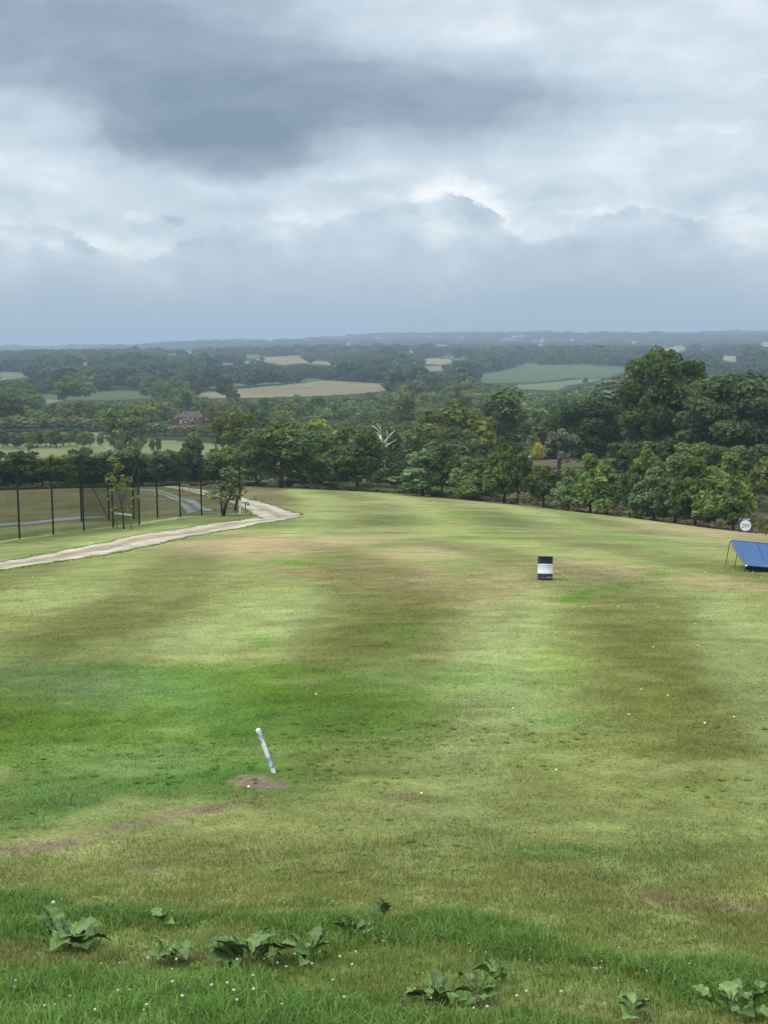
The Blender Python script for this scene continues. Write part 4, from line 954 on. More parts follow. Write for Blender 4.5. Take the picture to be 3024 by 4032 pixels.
# ------------------------------------------------------------------ brick house in the valley
M_BRICK = mat('brick_wall', A(172, 112, 94), .9, .2, 3, .2, .1); M_TILEHUNG = mat('red_tile_hanging', A(172, 76, 72), .8, .15, 3)
M_ROOF = mat('clay_roof', A(106, 92, 88), .9, .22, 1.4, .3, .1, rgb2=A(132, 106, 96)); M_WHITE = mat('white_paint', (.8, .8, .78), .6, .05, 3)
M_GLASS = mat('window_glass', (.05, .06, .07), .1, .1, 2, spec=.6); M_DARKWOOD = mat('dark_wood', (.06, .04, .03), .7, .2, 5)
def house():
    d = 800.0; P = gd(749, d); k = d / F
    rz = -atan2(P[0], P[1])
    t = thing('brick_house', 'red brick farmhouse with white windows and brown roof in the valley trees', 'house', P, rz)
    def X(px): return (px - 749) * k
    zb = rays(749, 1664)[0]; off = zb[2] / np.hypot(zb[0], zb[1]) * d - P[2]
    def Z(py): return (1664 - py) * k + off
    x0, x1, D = X(702), X(796), 7.0
    w = MB(); w.box(((x0 + x1) / 2, D / 2, (Z(1645) - 2) / 2), (x1 - x0, D, Z(1645) + 2)); part('wall', w, M_BRICK, t)
    r = MB(); e, rd, o = Z(1643.5), Z(1620.5), .5; yb = D / 2
    xl, xr = X(724), X(787)
    a = [(x0 - o, -o, e), (x1 + o, -o, e), (xr, yb, rd), (xl, yb, rd)]; b = [(x1 + o, D + o, e), (x0 - o, D + o, e), (xl, yb, rd), (xr, yb, rd)]
    r.poly(a).poly(b).poly([(x1 + o, -o, e), (x1 + o, D + o, e), (xr, yb, rd)]).poly([(x0 - o, D + o, e), (x0 - o, -o, e), (xl, yb, rd)]).poly([(x0 - o, -o, e), (x0 - o, D + o, e), (x1 + o, D + o, e), (x1 + o, -o, e)])
    rf = part('roof', r, M_ROOF, t)
    ch = MB().box((X(729.5), yb, (Z(1613.5) + rd - 2) / 2), (8 * k, 1.1, Z(1613.5) - rd + 2)).box((X(729.5), yb, Z(1613.5) + .05), (9 * k, 1.3, .25)); part('chimney', ch, M_BRICK, rf)
    # left wing with its own lower roof
    lw = MB().box((X(691), 3.0, (Z(1652) - 2) / 2), (22 * k, 6, Z(1652) + 2)); part('wall', lw, M_BRICK, t)
    lr = MB(); A0, A1, e2, r2 = X(679), X(703), Z(1651), Z(1633)
    lr.poly([(A0, -.4, e2), (A1, -.4, e2), (A1, 3, r2), (X(697), 3, r2)]).poly([(A1, 6.4, e2), (A0, 6.4, e2), (X(697), 3, r2), (A1, 3, r2)]).poly([(A0, 6.4, e2), (A0, -.4, e2), (X(697), 3, r2)]).poly([(A0, -.4, e2), (A0, 6.4, e2), (A1, 6.4, e2), (A1, -.4, e2)])
    part('roof', lr, M_ROOF, t)
    for gx, gy, gw, gh in ((670, 1659, 12, 9.5), (757.5, 1661, 13, 11)):      # little gables with white boards
        nm = MB(); y = -2.2; hw = gw / 2 * k; zb_, zt_ = Z(gy), Z(gy - gh)
        for s_ in (-1, 1): nm.poly([(X(gx), y, zt_), (X(gx), .2, zt_), (X(gx) + s_ * hw, .2, zb_), (X(gx) + s_ * hw, y, zb_)])
        part('porch_roof', nm, M_ROOF, t)
        bb = MB()
        for s_ in (-1, 1): bb.tube([(X(gx), y - .06, zt_), (X(gx) + s_ * hw, y - .06, zb_)], .14, 4)
        part('barge_board', bb, M_WHITE, t)
        wl = MB().poly([(X(gx) - hw * .9, y + .1, -1.5), (X(gx) + hw * .9, y + .1, -1.5), (X(gx) + hw * .9, y + .1, zb_), (X(gx), y + .1, zt_ - .1), (X(gx) - hw * .9, y + .1, zb_)]); part('porch_wall', wl, M_DARKWOOD, t)
    th = MB().box((X(769.5), -.06, Z(1649)), (9 * k, .12, 9 * k)); part('tile_hanging', th, M_TILEHUNG, t)
    for wx, wy, ww, wh in ((725, 1650.5, 7, 4.5), (741, 1648.5, 14, 6), (761, 1647, 8.5, 6), (779, 1647, 7, 5.5), (712.5, 1654, 5, 7), (731, 1661, 5, 5), (713, 1662, 9, 8)):
        f = MB(); x, z, W, H = X(wx), Z(wy), ww * k, wh * k; b_ = .16
        f.box((x, -.08, z + H / 2 - b_ / 2), (W, .16, b_)).box((x, -.10, z - H / 2 + b_ / 2), (W + .1, .2, b_ * 1.6))
        n = max(2, round(W / .8))
        for i in range(n + 1): f.box((x - W / 2 + b_ / 2 + (W - b_) * i / n, -.085, z), (b_ * (1 if i in (0, n) else .7), .15, H - 2 * b_))
        f.box((x, -.08, z + .05), (W - b_, .13, b_ * .7))
        fo = part('window', f, M_WHITE, t)
        part('pane', MB().box((x, -.02, z), (W - b_, .06, H - b_)), M_GLASS, fo)
    rs = MB().box((X(818), 2, (Z(1656) - 2) / 2), (20 * k, 5, Z(1656) + 2))
    sh = thing('garden_shed', 'low grey roofed outbuilding beside the red brick farmhouse', 'shed', P, rz)
    part('wall', rs, M_BRICK, sh); part('roof', MB().poly([(X(806), -.9, Z(1657)), (X(830), -.9, Z(1657)), (X(830), 4.9, Z(1655.5) + 1.0), (X(806), 4.9, Z(1655.5) + 1.0)]).poly([(X(806), -.9, Z(1657) - .2), (X(806), -.9, Z(1657)), (X(830), -.9, Z(1657)), (X(830), -.9, Z(1657) - .2)]), M_ROOF, sh)
house()
M_GREYROOF = mat('slate_roof', A(120, 120, 125), .8, .1, 1)
for i, (p, w_) in enumerate(FH):
    d = float(np.hypot(p[0], p[1])); W = w_ * d / F; h = min(W * .45, 7)
    nm = 'far barn' if w_ > 20 else 'far white house'
    t = thing('far_barn' if w_ > 20 else 'far_house', ('long pale barn roof' if w_ > 20 else 'tiny white house') + (' among the trees of the furthest ridge' if d > 5200 else ' among the trees of the middle hills' if d > 2200 else ' at the edge of the valley wood'), 'barn' if w_ > 20 else 'house', p, -atan2(p[0], p[1]),
              ('barns' if w_ > 20 else 'white houses') + (' on the furthest ridge' if d > 5200 else ' in the middle hills' if d > 2200 else ' by the valley wood'))
    part('wall', MB().box((0, 3, h / 2 - 1), (W, 6, h + 2)), M_WHITE, t)
    r = MB().poly([(-W / 2 - .3, -.4, h), (W / 2 + .3, -.4, h), (W / 2 + .3, 3, h * 1.6), (-W / 2 - .3, 3, h * 1.6)]).poly([(W / 2 + .3, 6.4, h), (-W / 2 - .3, 6.4, h), (-W / 2 - .3, 3, h * 1.6), (W / 2 + .3, 3, h * 1.6)])
    part('roof', r, M_GREYROOF, t)
    for s_ in (-1, 1):
        f = part('window', MB().box((s_ * W * .22, -.05, h * .55), (W * .14, .12, h * .3)), M_GLASS, t)

def viaduct():
    d = 1900.0; a, b = gd(2690, d), gd(3180, d); zd = rays(2900, 1431)[0]; zd = zd[2] / np.hypot(zd[0], zd[1]) * d
    t = thing('viaduct', 'long brick railway viaduct crossing the valley beside the biggest oak', 'viaduct', (a[0], a[1], 0), atan2(b[1] - a[1], b[0] - a[0]))
    Lg = float(np.hypot(*(b - a)[:2])); m = mat('viaduct_brick', A(108, 108, 108), .9, .15, .3)
    part('deck', MB().box((Lg / 2, 2.5, zd - .5), (Lg, 6, 1.6)), m, t); part('parapet', MB().box((Lg / 2, -.4, zd + .75), (Lg, .35, .9)).box((Lg / 2, 5.4, zd + .75), (Lg, .35, .9)), m, t)
    n = int(Lg / 7.2); sp_ = Lg / n
    for i in range(n + 1):
        xg = a[0] + (b[0] - a[0]) * i / n; yg = a[1] + (b[1] - a[1]) * i / n; zg = zz(xg, yg)
        part('pier', MB().box((sp_ * i, 2.5, (zd - 1.3 + zg - 2) / 2), (1.5, 5, zd - 1.3 - zg + 2)), m, t)
    for i in range(n):
        s = MB(); r = (sp_ - 1.5) / 2; c = sp_ * (i + .5); zc = zd - 1.3 - r - .3
        for y in (0, 5):
            pts = [(c + r * cos(th), y, zc + r * sin(th)) for th in np.linspace(0, pi, 9)]
            for p0, p1 in zip(pts[:-1], pts[1:]): s.quad(p0, (p0[0], y, zd - 1.3), (p1[0], y, zd - 1.3), p1)
        for th0, th1 in zip(np.linspace(0, pi, 9)[:-1], np.linspace(0, pi, 9)[1:]):
            s.quad((c + r * cos(th0), 0, zc + r * sin(th0)), (c + r * cos(th1), 0, zc + r * sin(th1)), (c + r * cos(th1), 5, zc + r * sin(th1)), (c + r * cos(th0), 5, zc + r * sin(th0)))
        part('arch', s, m, t)
viaduct()

# golf green, heap of pale stones, golfer, buggy
def green():
    c, Mi = basis(2090, 1800, 62, 12, 0); Mx = np.linalg.inv(Mi); n = 40
    V = [(c[0], c[1])] + [tuple(c + Mx @ np.array((cos(2 * pi * i / n), sin(2 * pi * i / n))) * (1 + .08 * sin(3 * i))) for i in range(n)]
    V = np.array(V); V = np.concatenate([V, (zt(V[:, 0], V[:, 1]) + .12)[:, None]], 1)
    f = np.array([(0, 1 + i, 1 + (i + 1) % n) for i in range(n)])
    nrm = np.cross(V[f[0, 1]] - V[0], V[f[0, 2]] - V[0])
    if nrm[2] < 0: f = f[:, ::-1]
    tag(link('golf_green', mesh_np('golf_green', V, f, TRACKM, np.tile(A(150, 176, 100), (len(V), 1)))), 'small bright golf green beside the yellow bush', None, None, 'structure')
green()
M_STONE = mat('pale_stone', (.42, .40, .37), .85, .3, 3, .4)
sp0 = gd(2447, 328)
st = thing('stone_heap', 'heap of pale broken stones and logs on the bracken slope under the smaller oak', 'stone heap', sp0)
for i in range(26):
    b = MB(); r = random.uniform(.25, .6)
    b.box((random.uniform(-2, 2), random.uniform(-.9, .9), random.uniform(.1, 1.1) * (1 - .2)), (r * random.uniform(1, 2.4), r, r * .7), Matrix.Rotation(random.uniform(0, 3), 3, (random.random(), random.random(), 1)))
    part('stone', b, M_STONE, st)
M_CLOTH_W = mat('white_shirt', (.7, .7, .68), .8); M_CLOTH_D = mat('dark_trousers', (.02, .02, .025), .8); M_SKIN = mat('skin', (.45, .28, .2), .6); M_HAIR = mat('dark_hair', (.03, .02, .015), .8)
def person(P, rz, label):
    t = thing('person', label, 'person', P, rz)
    V = [(0, 0, .95), (0, 0, 1.2), (0, .02, 1.43), (0, .02, 1.53), (0, .03, 1.66), (.2, .02, 1.42), (.26, .12, 1.15), (.12, .34, 1.0), (-.2, .02, 1.42), (-.26, .12, 1.15), (-.06, .36, 1.0), (.11, 0, .9), (.14, .04, .5), (.16, -.02, .08), (.16, .14, .04), (-.11, 0, .9), (-.14, .04, .5), (-.16, -.02, .08), (-.16, .14, .04)]
    E = [(0, 1), (1, 2), (2, 3), (3, 4), (2, 5), (5, 6), (6, 7), (2, 8), (8, 9), (9, 10), (0, 11), (11, 12), (12, 13), (13, 14), (0, 15), (15, 16), (16, 17), (17, 18)]
    Rr = [.16, .15, .17, .06, .105, .07, .05, .035, .07, .05, .035, .1, .07, .05, .045, .1, .07, .05, .045]
    me = bpy.data.meshes.new('body'); me.from_pydata(V, E, []); o = link('body', me, t)
    me.skin_vertices or o.modifiers.new('skin', 'SKIN')
    if not o.modifiers: o.modifiers.new('skin', 'SKIN')
    if not me.skin_vertices: pass
    for i, r in enumerate(Rr):
        if me.skin_vertices: me.skin_vertices[0].data[i].radius = (r, r)
    o.modifiers.new('sub', 'SUBSURF').levels = 1
    dg = bpy.context.evaluated_depsgraph_get(); ev = bpy.data.meshes.new_from_object(o.evaluated_get(dg)); o.modifiers.clear(); o.data = ev
    for m in (M_CLOTH_W, M_CLOTH_D, M_SKIN): ev.materials.append(m)
    for p in ev.polygons:
        c = p.center; p.material_index = 2 if c.z > 1.49 or (c.z < 1.06 and c.y > .25) else (0 if c.z > .96 else 1); p.use_smooth = True
    part('hair', MB().lathe([(.02, 1.80), (.09, 1.77), (.118, 1.70), (.112, 1.64)], 10), M_HAIR, t, True)
person(gd(2085, 403) , 2.4, 'golfer in white shirt and dark trousers on the small green by the yellow bush')
def buggy():
    P = gd(137, 622); t = thing('golf_buggy', 'dark golf buggy parked under the small fairway trees', 'golf buggy', P, .4)
    mb = mat('buggy_body', (.05, .05, .06), .4); bl = mat('rubber', (.02, .02, .02), .9)
    part('body', MB().box((0, 0, .55), (2.3, 1.1, .35)).box((.85, 0, .8), (.5, 1.05, .3)), mb, t); part('seat', MB().box((-.25, 0, .85), (.5, 1.0, .2)).box((-.5, 0, 1.1), (.12, 1.0, .5)), bl, t)
    part('roof', MB().box((-.1, 0, 1.85), (1.7, 1.15, .08)), mb, t)
    for x in (-.8, .6):
        for y in (-.5, .5): part('roof_post', MB().tube([(x, y, .7), (x * .95, y, 1.82)], .025, 5), bl, t)
    for x in (-.75, .8):
        for y in (-.55, .55): part('wheel', MB().tube([(x, y - .1, .23), (x, y + .1, .23)], .23, 12), bl, t)
buggy()

# ------------------------------------------------------------------ net fences
M_POST = mat('black_post', (.012, .013, .014), .5, .15, 4, spec=.4); M_NET = net_mat('netting', .46); M_NET2 = net_mat('netting_rear', .40)
def fence(bases, tops, braces, label, net, post_r=.08):
    B = [gp([x], [y])[0] for x, y in bases]; c = sum(B) / len(B); t = thing('net_fence', label, 'fence', c)
    Hs = []
    for b, ty in zip(B, tops):
        d = np.hypot(b[0], b[1]); R_ = rays(*[[q] for q in (project(b)[0][0] if hasattr(project(b)[0], '__len__') else project(b)[0], ty)])[0]
        Hs.append(R_[2] / np.hypot(R_[0], R_[1]) * d - b[2])
    loc = [Vector(b - c) for b in B]
    for p, h in zip(loc, Hs): part('post', MB().tube([p - Vector((0, 0, .3)), p + Vector((0, 0, h))], post_r, 8), M_POST, t)
    for i, j in braces: part('brace', MB().tube([loc[i] + Vector((0, 0, Hs[i] * .9)), loc[j] + Vector((0, 0, .1))], .05, 6), M_POST, t)
    for k, (p, q, h0, h1) in enumerate(zip(loc[:-1], loc[1:], Hs[:-1], Hs[1:])):
        m = MB(); n = 10; tp = []
        for i in range(n + 1):
            f = i / n; g = p.lerp(q, f); g.z = zz(g.x + c[0], g.y + c[1]) - c[2]; h = h0 + (h1 - h0) * f - .22 * 4 * f * (1 - f) - .1
            tp.append((g + Vector((0, .0, .05)), g + Vector((0, 0, h))))
        for a, b in zip(tp[:-1], tp[1:]): m.quad(a[0], b[0], b[1], a[1])
        part('net_panel', m, net, t)
        part('top_rope', MB().tube([b for a, b in tp], .03, 4), M_POST, t)
    return t
z1 = lambda x, y: (x / 1.3825, 1700 + y / 1.3825)
fence([(-57, 2143), z1(107, 583), z1(291, 560), z1(457, 540), z1(616, 522), z1(760, 507)], [1806, 1798, 1797, 1786, 1792, 1790], [(5, 4)], 'nearer black net fence reaching from the edge of the picture to the first young tree', M_NET)
fence([z1(444, 490), z1(594, 487), z1(728, 477), z1(858, 470), z1(982, 465), z1(1098, 458), z1(1207, 445), z1(1309, 443)], [1789, 1794, 1797, 1801, 1800, 1800, 1800, 1800], [(0, 1), (7, 6)], 'further black net fence running from behind the first young tree to the track bend', M_NET2, .09)

# ------------------------------------------------------------------ young trees in timber frames, markers
M_TIMBER = mat('stake_timber', A(150, 132, 96), .9, .2, 12, .2); M_PALETIM = mat('pale_rail', A(228, 220, 200), .8, .1, 8); M_REDTIM = mat('red_timber', A(150, 100, 78), .9, .15, 10)
proto('sap0', 'sapling', 5.5, 480, .10, 301, LM['olive'], BARK, .2, .035); proto('sap1', 'sapling', 5.0, 480, .10, 302, LM['olive'], BARK, .1, .06)
def sapling(key, px, py, ytop, wpx, lean, label):
    P = gp([px], [py])[0]; d = float(np.hypot(P[0], P[1])); t = plant_tree('sapling', key, px, d, ytop, wpx, label); t.rotation_euler = (0, lean, 0.4); return P
sapling('sap0', 488, 2084, 1792, 118, -.06, 'young pale green tree tied to the timber frame in front of the nearer net fence')
sapling('sap1', 876, 2031, 1835, 130, .12, 'young tree with a forked trunk against the last panel of the further net fence')
sapling('sap1', 924, 2010, 1830, 110, .05, 'young tree with a dark stem just behind the end of the further net fence')
def frame(x0, x1, yb, yt, m, rail, label, rr=.09):
    a, b = gp([x0, x1], [yb, yb + (1 if x1 > x0 else 0)]); d = float(np.hypot(*a[:2])); h = (yb - yt) * d / F
    t = thing('tree_frame', label, 'tree stake', a); q = Vector(b - a); q.z = 0
    for p in (Vector((0, 0, 0)), q): part('stake', MB().tube([p + Vector((0, 0, -.3)), p + Vector((0, 0, h))], .07, 6), m, t)
    e = q.normalized() * .14; part('rail', MB().tube([-e + Vector((0, -.1, h + .02)), q + e + Vector((0, -.1, h + .02))], rr, 8), rail, t)
frame(461, 517, 2083, 2023, M_TIMBER, M_PALETIM, 'timber tree frame with a pale round rail in front of the nearer net fence')
frame(930, 967, 2020, 1975, M_REDTIM, M_REDTIM, 'reddish timber tree frame at the end of the further net fence', .05)
frame(719, 745, 1934, 1908, M_TIMBER, M_PALETIM, 'distant timber tree frame beside the returning track', .06)
frame(833, 846, 1968, 1944, M_TIMBER, M_PALETIM, 'timber tree frame at the track side by the yellow marker', .08)
frame(862, 884, 1970, 1945, M_TIMBER, M_PALETIM, 'timber tree frame at the track side, nearer the track bend', .08)
M_YEL = mat('yellow_plastic', A(222, 178, 60), .5, .1, 5); M_BLK = mat('black_mark', (.03, .03, .03), .6)
for px, py, lab in ((615, 1951, 'yellow marker board with a dark arrow beside the gravel track'), (826, 1962, 'small yellow marker board beside the timber tree frames')):
    P = gp([px], [py])[0]; t = thing('marker_board', lab, 'marker', P)
    for s_ in (-1, 1): part('panel', MB().quad((-.24, s_ * .26, 0), (.24, s_ * .26, 0), (.2, s_ * .02, .78), (-.2, s_ * .02, .78)).quad((-.24, s_ * .22, 0), (-.2, s_ * .0, .78), (.2, s_ * .0, .78), (.24, s_ * .22, 0)), M_YEL, t)
    part('arrow', MB().poly([(-.09, -.17, .32), (.1, -.14, .42), (-.09, -.11, .52)]), M_BLK, t)
for px, py, h, lab in ((628.5, 1912, 19, 'short white post at the back of the plateau by the hedge trees'), (945, 2021, 47, 'white post leaning on the last post of the further net fence')):
    P = gp([px], [py])[0]; d = float(np.hypot(*P[:2])); t = thing('white_post', lab, 'post', P)
    part('post', MB().tube([(0, 0, -.2), (.05 if h > 20 else 0, 0, h * d / F)], .09, 8), M_WHITE, t); part('cap', MB().lathe([(.0, .06), (.07, .05), (.1, 0), (.095, -.05)], 8), M_WHITE, t).location = (.05 if h > 20 else 0, 0, h * d / F)
P = gp([905], [1923])[0]; t = thing('low_bench', 'low pale topped bench in the grass behind the further net fence', 'bench', P)
part('seat', MB().box((0, 0, .75), (3.8, .45, .1)), M_PALETIM, t)
for s_ in (-1.6, 1.6): part('leg', MB().box((s_, 0, .3), (.12, .4, .8)), M_DARKWOOD, t)

# ------------------------------------------------------------------ oil drum
M_NAVY = mat('navy_paint', A(30, 52, 88), .35, .2, 5, .1, .5, rgb2=A(44, 58, 82), thr=(.55, .75)); M_NAVYR = mat('scuffed_navy', A(38, 46, 62), .5, .3, 9, .2, .4, rgb2=A(104, 66, 52), thr=(.62, .7))
M_DWHITE = mat('drum_white', (.72, .74, .73), .5, .06, 6, .1, rgb2=(.6, .62, .6), thr=(.6, .7)); M_STEEL = mat('drum_steel', (.2, .22, .25), .35, .2, 8, spec=.5)
def drum():
    P = gp([2146], [2283])[0]; t = thing('oil_drum', 'navy and white banded oil drum standing tilted on the mown range', 'drum', P)
    t.rotation_euler = (radians(-8.0), radians(4.5), .3)
    r = .29; z = lambda a: a * .90
    part('lower_band', MB().lathe([(0, -.05), (r, -.05), (r, .02), (r + .012, .03), (r, .045), (r, z(.25))], 32), M_NAVYR, t, True)
    part('middle_band', MB().lathe([(r + .002, z(.25) + .001), (r + .016, z(.28)), (r + .014, z(.31)), (r + .002, z(.335)), (r + .002, z(.62)), (r + .012, z(.64)), (r + .012, z(.66)), (r + .002, z(.675))], 32), M_DWHITE, t, True)
    part('upper_band', MB().lathe([(r, z(.676)), (r, z(.98)), (r + .012, z(.985)), (r + .012, z(1.0)), (r - .01, z(1.0)), (r - .014, z(.985))], 32), M_NAVY, t, True)
    part('lid', MB().lathe([(r - .014, z(.985)), (r - .05, z(.975)), (.02, z(.97)), (0, z(.97))], 32), M_STEEL, t, True)
    bung = MB().lathe([(.035, 0), (.035, .018), (0, .02)], 12); part('bung', bung, M_STEEL, t).location = (.12, .1, z(.972))
    lb = MB()
    for i in range(12):      # worn pale lettering low on the drum, no longer readable
        an = radians(-102 + i * 5.6 + (2 if i % 3 == 0 else 0)); w_ = radians(3.2 if i % 4 else 2.2); h0 = .085 + .004 * (i % 3); h1 = .120 - .006 * (i % 2)
        q = lambda a, h: ((r + .004) * cos(a), (r + .004) * sin(a), h)
        lb.quad(q(an, h0), q(an + w_, h0), q(an + w_ * .9, h1), q(an, h1))
    part('worn_lettering', lb, M_DWHITE, t)
drum()

# ------------------------------------------------------------------ leaning stake
M_SWHITE = mat('stake_white', (.78, .79, .78), .5, .08, 20, .1); M_SBLUE = mat('stake_blue', A(110, 170, 205), .5, .1, 30, .1, rgb2=(.72, .76, .78), thr=(.42, .62))
def stake():
    P = gp([1078], [3042])[0]; d = float(np.linalg.norm(P)); top = rays(1014, 2868)[0]; top = top / (top @ FWD) * (P @ FWD); v = Vector(top - P)
    t = thing('marker_stake', 'white and blue painted stake leaning beside the bare earth patch', 'stake', P)
    r = .034; f = lambda k: v * k
    for nm, a, b, m in (('stake_foot', -.06, .10, M_SWHITE), ('lower_blue_band', .10, .36, M_SBLUE), ('white_band', .36, .68, M_SWHITE), ('upper_blue_band', .68, .89, M_SBLUE)):
        part(nm, MB().tube([f(a), f(b)], r, 14, False), m, t, True)
    part('cap', MB().tube([f(.89), f(.90), f(.975), f(.993), f(1.0)], [r, r * 1.16, r * 1.16, r * .9, r * .35], 14), M_SWHITE, t, True)
stake()

# ------------------------------------------------------------------ 200 board
M_PURPLE = mat('purple_board', A(92, 74, 88), .6, .08, 4); M_INK = mat('black_ink', (.03, .035, .05), .6, .05); M_DISC = mat('white_disc', (.8, .8, .8), .6, .03)
def board():
    P = gd(2935, 182.0); k = 182.0 / F; W, H = 56 * k, 54 * k; base = .12
    t = thing('distance_board', 'square purple board with a white disc reading 200', 'sign', P, -.12)
    part('panel', MB().box((0, 0, base + H / 2), (W, .07, H)), M_PURPLE, t)
    part('top_bar', MB().box((.0, .03, base + H + .05), (W * .8, .1, .1)), M_BLK, t)
    for s_ in (-1, 1): part('leg', MB().box((s_ * W * .38, .06, base / 2 + .1), (.08, .08, base + .6)), M_BLK, t)
    for s_ in (-.62, .62): part('fixing', MB().box((s_ * W / 2, -.045, base + H - .05), (.07, .03, .05)), M_DISC, t)
    R_ = W * .375; cz = base + H * .425; y = -.042
    part('disc', MB().poly([(R_ * cos(a), y, cz + R_ * sin(a)) for a in np.linspace(0, 2 * pi, 41)[:-1]]), M_DISC, t)
    y2 = -.048
    def stroke(pts, ws, ox):
        m = MB(); P_ = [Vector((p[0], 0, p[1])) for p in pts]
        L_ = []
        for i, p in enumerate(P_):
            tn = (P_[min(i + 1, len(P_) - 1)] - P_[max(i - 1, 0)]).normalized(); nr = Vector((-tn.z, 0, tn.x)) * ws[i] / 2; L_.append((p + nr, p - nr))
        for a, b in zip(L_[:-1], L_[1:]): m.quad(*[(q.x + ox, y2, q.z + cz) for q in (a[0], a[1], b[1], b[0])])
        return m
    h = R_ * .78; w = h * .27
    for ox in (R_ * .02, R_ * .53):
        th = np.linspace(0, 2 * pi, 25); part('digit', stroke([(w * .66 * cos(a), h * .44 * sin(a)) for a in th], [h * (.035 + .10 * abs(cos(a))) for a in th], ox), M_INK, t)
    p2 = [(-.27, .24), (-.24, .34), (-.12, .43), (.02, .45), (.16, .42), (.24, .32), (.25, .2), (.18, .05), (.05, -.12), (-.1, -.27), (-.26, -.42)]
    m = stroke([(a * h, b * h) for a, b in p2], [h * q for q in (.11, .09, .06, .07, .12, .16, .16, .12, .08, .07, .06)], -R_ * .50); m.v += []
    i = len(m.v); q = lambda a, b: (a * h - R_ * .50, y2 - .001, b * h + cz)
    m.poly([q(-.30, -.46), q(.28, -.46), q(.33, -.22), q(.28, -.24), q(.22, -.34), q(-.26, -.36)]); part('digit', m, M_INK, t)
    cu = bpy.data.curves.new('lettering', 'FONT'); cu.body = 'ODYSSEY'; cu.size = H * .12; cu.align_x = 'CENTER'; cu.shear = .25; cu.offset = .006; cu.space_character = 1.05
    tmp = bpy.data.objects.new('lettering', cu); COL.objects.link(tmp); dg = bpy.context.evaluated_depsgraph_get(); me = bpy.data.meshes.new_from_object(tmp.evaluated_get(dg)); bpy.data.objects.remove(tmp)
    me.materials.clear(); me.materials.append(M_DISC)
    link('lettering', me, t, (W * .05, -.044, base + H * .83), (pi / 2, 0, 0))
    em = MB()
    for r0, r1, a0, a1 in ((.028, .05, .6, 5.6), (.0, .016, 0, 6.28)):
        an = np.linspace(a0, a1, 12)
        for a, b in zip(an[:-1], an[1:]): em.quad(*[(-W * .36 + r * cos(g), -.044, base + H * .865 + r * sin(g)) for r, g in ((r0 * 1.5, a), (r1 * 1.5, a), (r1 * 1.5, b), (r0 * 1.5, b))])
    part('emblem', em, M_DISC, t)
board()

# ------------------------------------------------------------------ blue target sheet
M_TARP = mat('blue_sheet', A(48, 92, 146), .5, .10, 2.5, .15, .4); M_TARPD = mat('navy_valance', A(18, 46, 88), .5, .12, 3); M_TUBE = mat('steel_tube', A(52, 58, 48), .4, .1, 6, spec=.5); M_CAPW = mat('white_joint', (.75, .76, .75), .5, .05)
def target():
    g = gp([2856, 2891, 2930], [2226, 2239, 2253]); d = [float(np.hypot(*q[:2])) for q in g]
    def up(px, py, dd): r_ = rays(px, py)[0]; return r_ / np.hypot(r_[0], r_[1]) * dd
    TB, TM, TF = up(2875, 2128, d[0]), up(2902, 2182, d[1]), up(2937, 2227, d[2])
    t = thing('target_sheet', 'sloping blue target sheet on thin legs at the edge of the range', 'target', g[1]); o = Vector(g[1])
    right = Vector((1, -.18, -.085)).normalized(); Wd = 3.4
    TB, TM, TF = [Vector(q) - o for q in (TB, TM, TF)]; G_ = [Vector(q) - o for q in g]
    for k in range(2):
        s_ = right * Wd * k; s_.z -= .5 * k * 0
        for top, ft in zip((TB, TM, TF), G_):
            f = ft + right * Wd * k; f.z = zz(f.x + o.x, f.y + o.y) - o.z - .05
            part('leg', MB().tube([f, top + s_], .016, 6), M_TUBE, t)
        for top in (TB, TF): part('corner_joint', MB().tube([top + s_ + Vector((-.03, 0, .0)), top + s_ + Vector((.05, 0, -.012))], .04, 8), M_CAPW, t)
        part('side_tube', MB().tube([TB + s_, TM + s_, TF + s_], .022, 6), M_TUBE, t)
    n, m = 12, 26; V = []
    for i in range(n + 1):
        f = i / n; a = TB.lerp(TM, f / .5) if f < .5 else TM.lerp(TF, (f - .5) / .5)
        for j in range(m + 1):
            u = j / m; p = a + right * (Wd * u); sag = .16 * sin(pi * f) * sin(pi * min(u * 1.02, 1)) ** .6
            wr = .03 * sin(u * 23 + f * 4) * sin(pi * f) * (1 - f) + .02 * float(fbm(np.array([u * 9]), np.array([f * 6]), 91)[0])
            V.append(p + Vector((.03 if j == 0 and 0 < i < n else 0, 0, .012 - sag + wr)))
    q = [(i * (m + 1) + j, (i + 1) * (m + 1) + j, (i + 1) * (m + 1) + j + 1, i * (m + 1) + j + 1) for i in range(n) for j in range(m)]
    sh = link('sheet', mesh_np('sheet', np.array(V), np.array(q), M_TARP, None, True), t)
    sm = MB(); jj = int(m * .38); pts = [V[i * (m + 1) + jj] + Vector((0, 0, .008)) for i in range(n + 1)]; sm.tube(pts, .008, 4); part('seam', sm, M_TARPD, sh)
    hm = MB(); hm.tube([V[j] + Vector((0, 0, .004)) for j in range(m + 1)], .02, 5); part('hem', hm, M_TARP, sh)
    vl = MB()
    for j in range(m):
        a, b = V[n * (m + 1) + j], V[n * (m + 1) + j + 1]; ha = .2 + .02 * sin(j); hb = .2 + .02 * sin(j + 1)
        vl.quad(a, b, b + Vector((0, .1, -hb)), a + Vector((0, .1, -ha)))
    part('valance', vl, M_TARPD, t, True)
target()

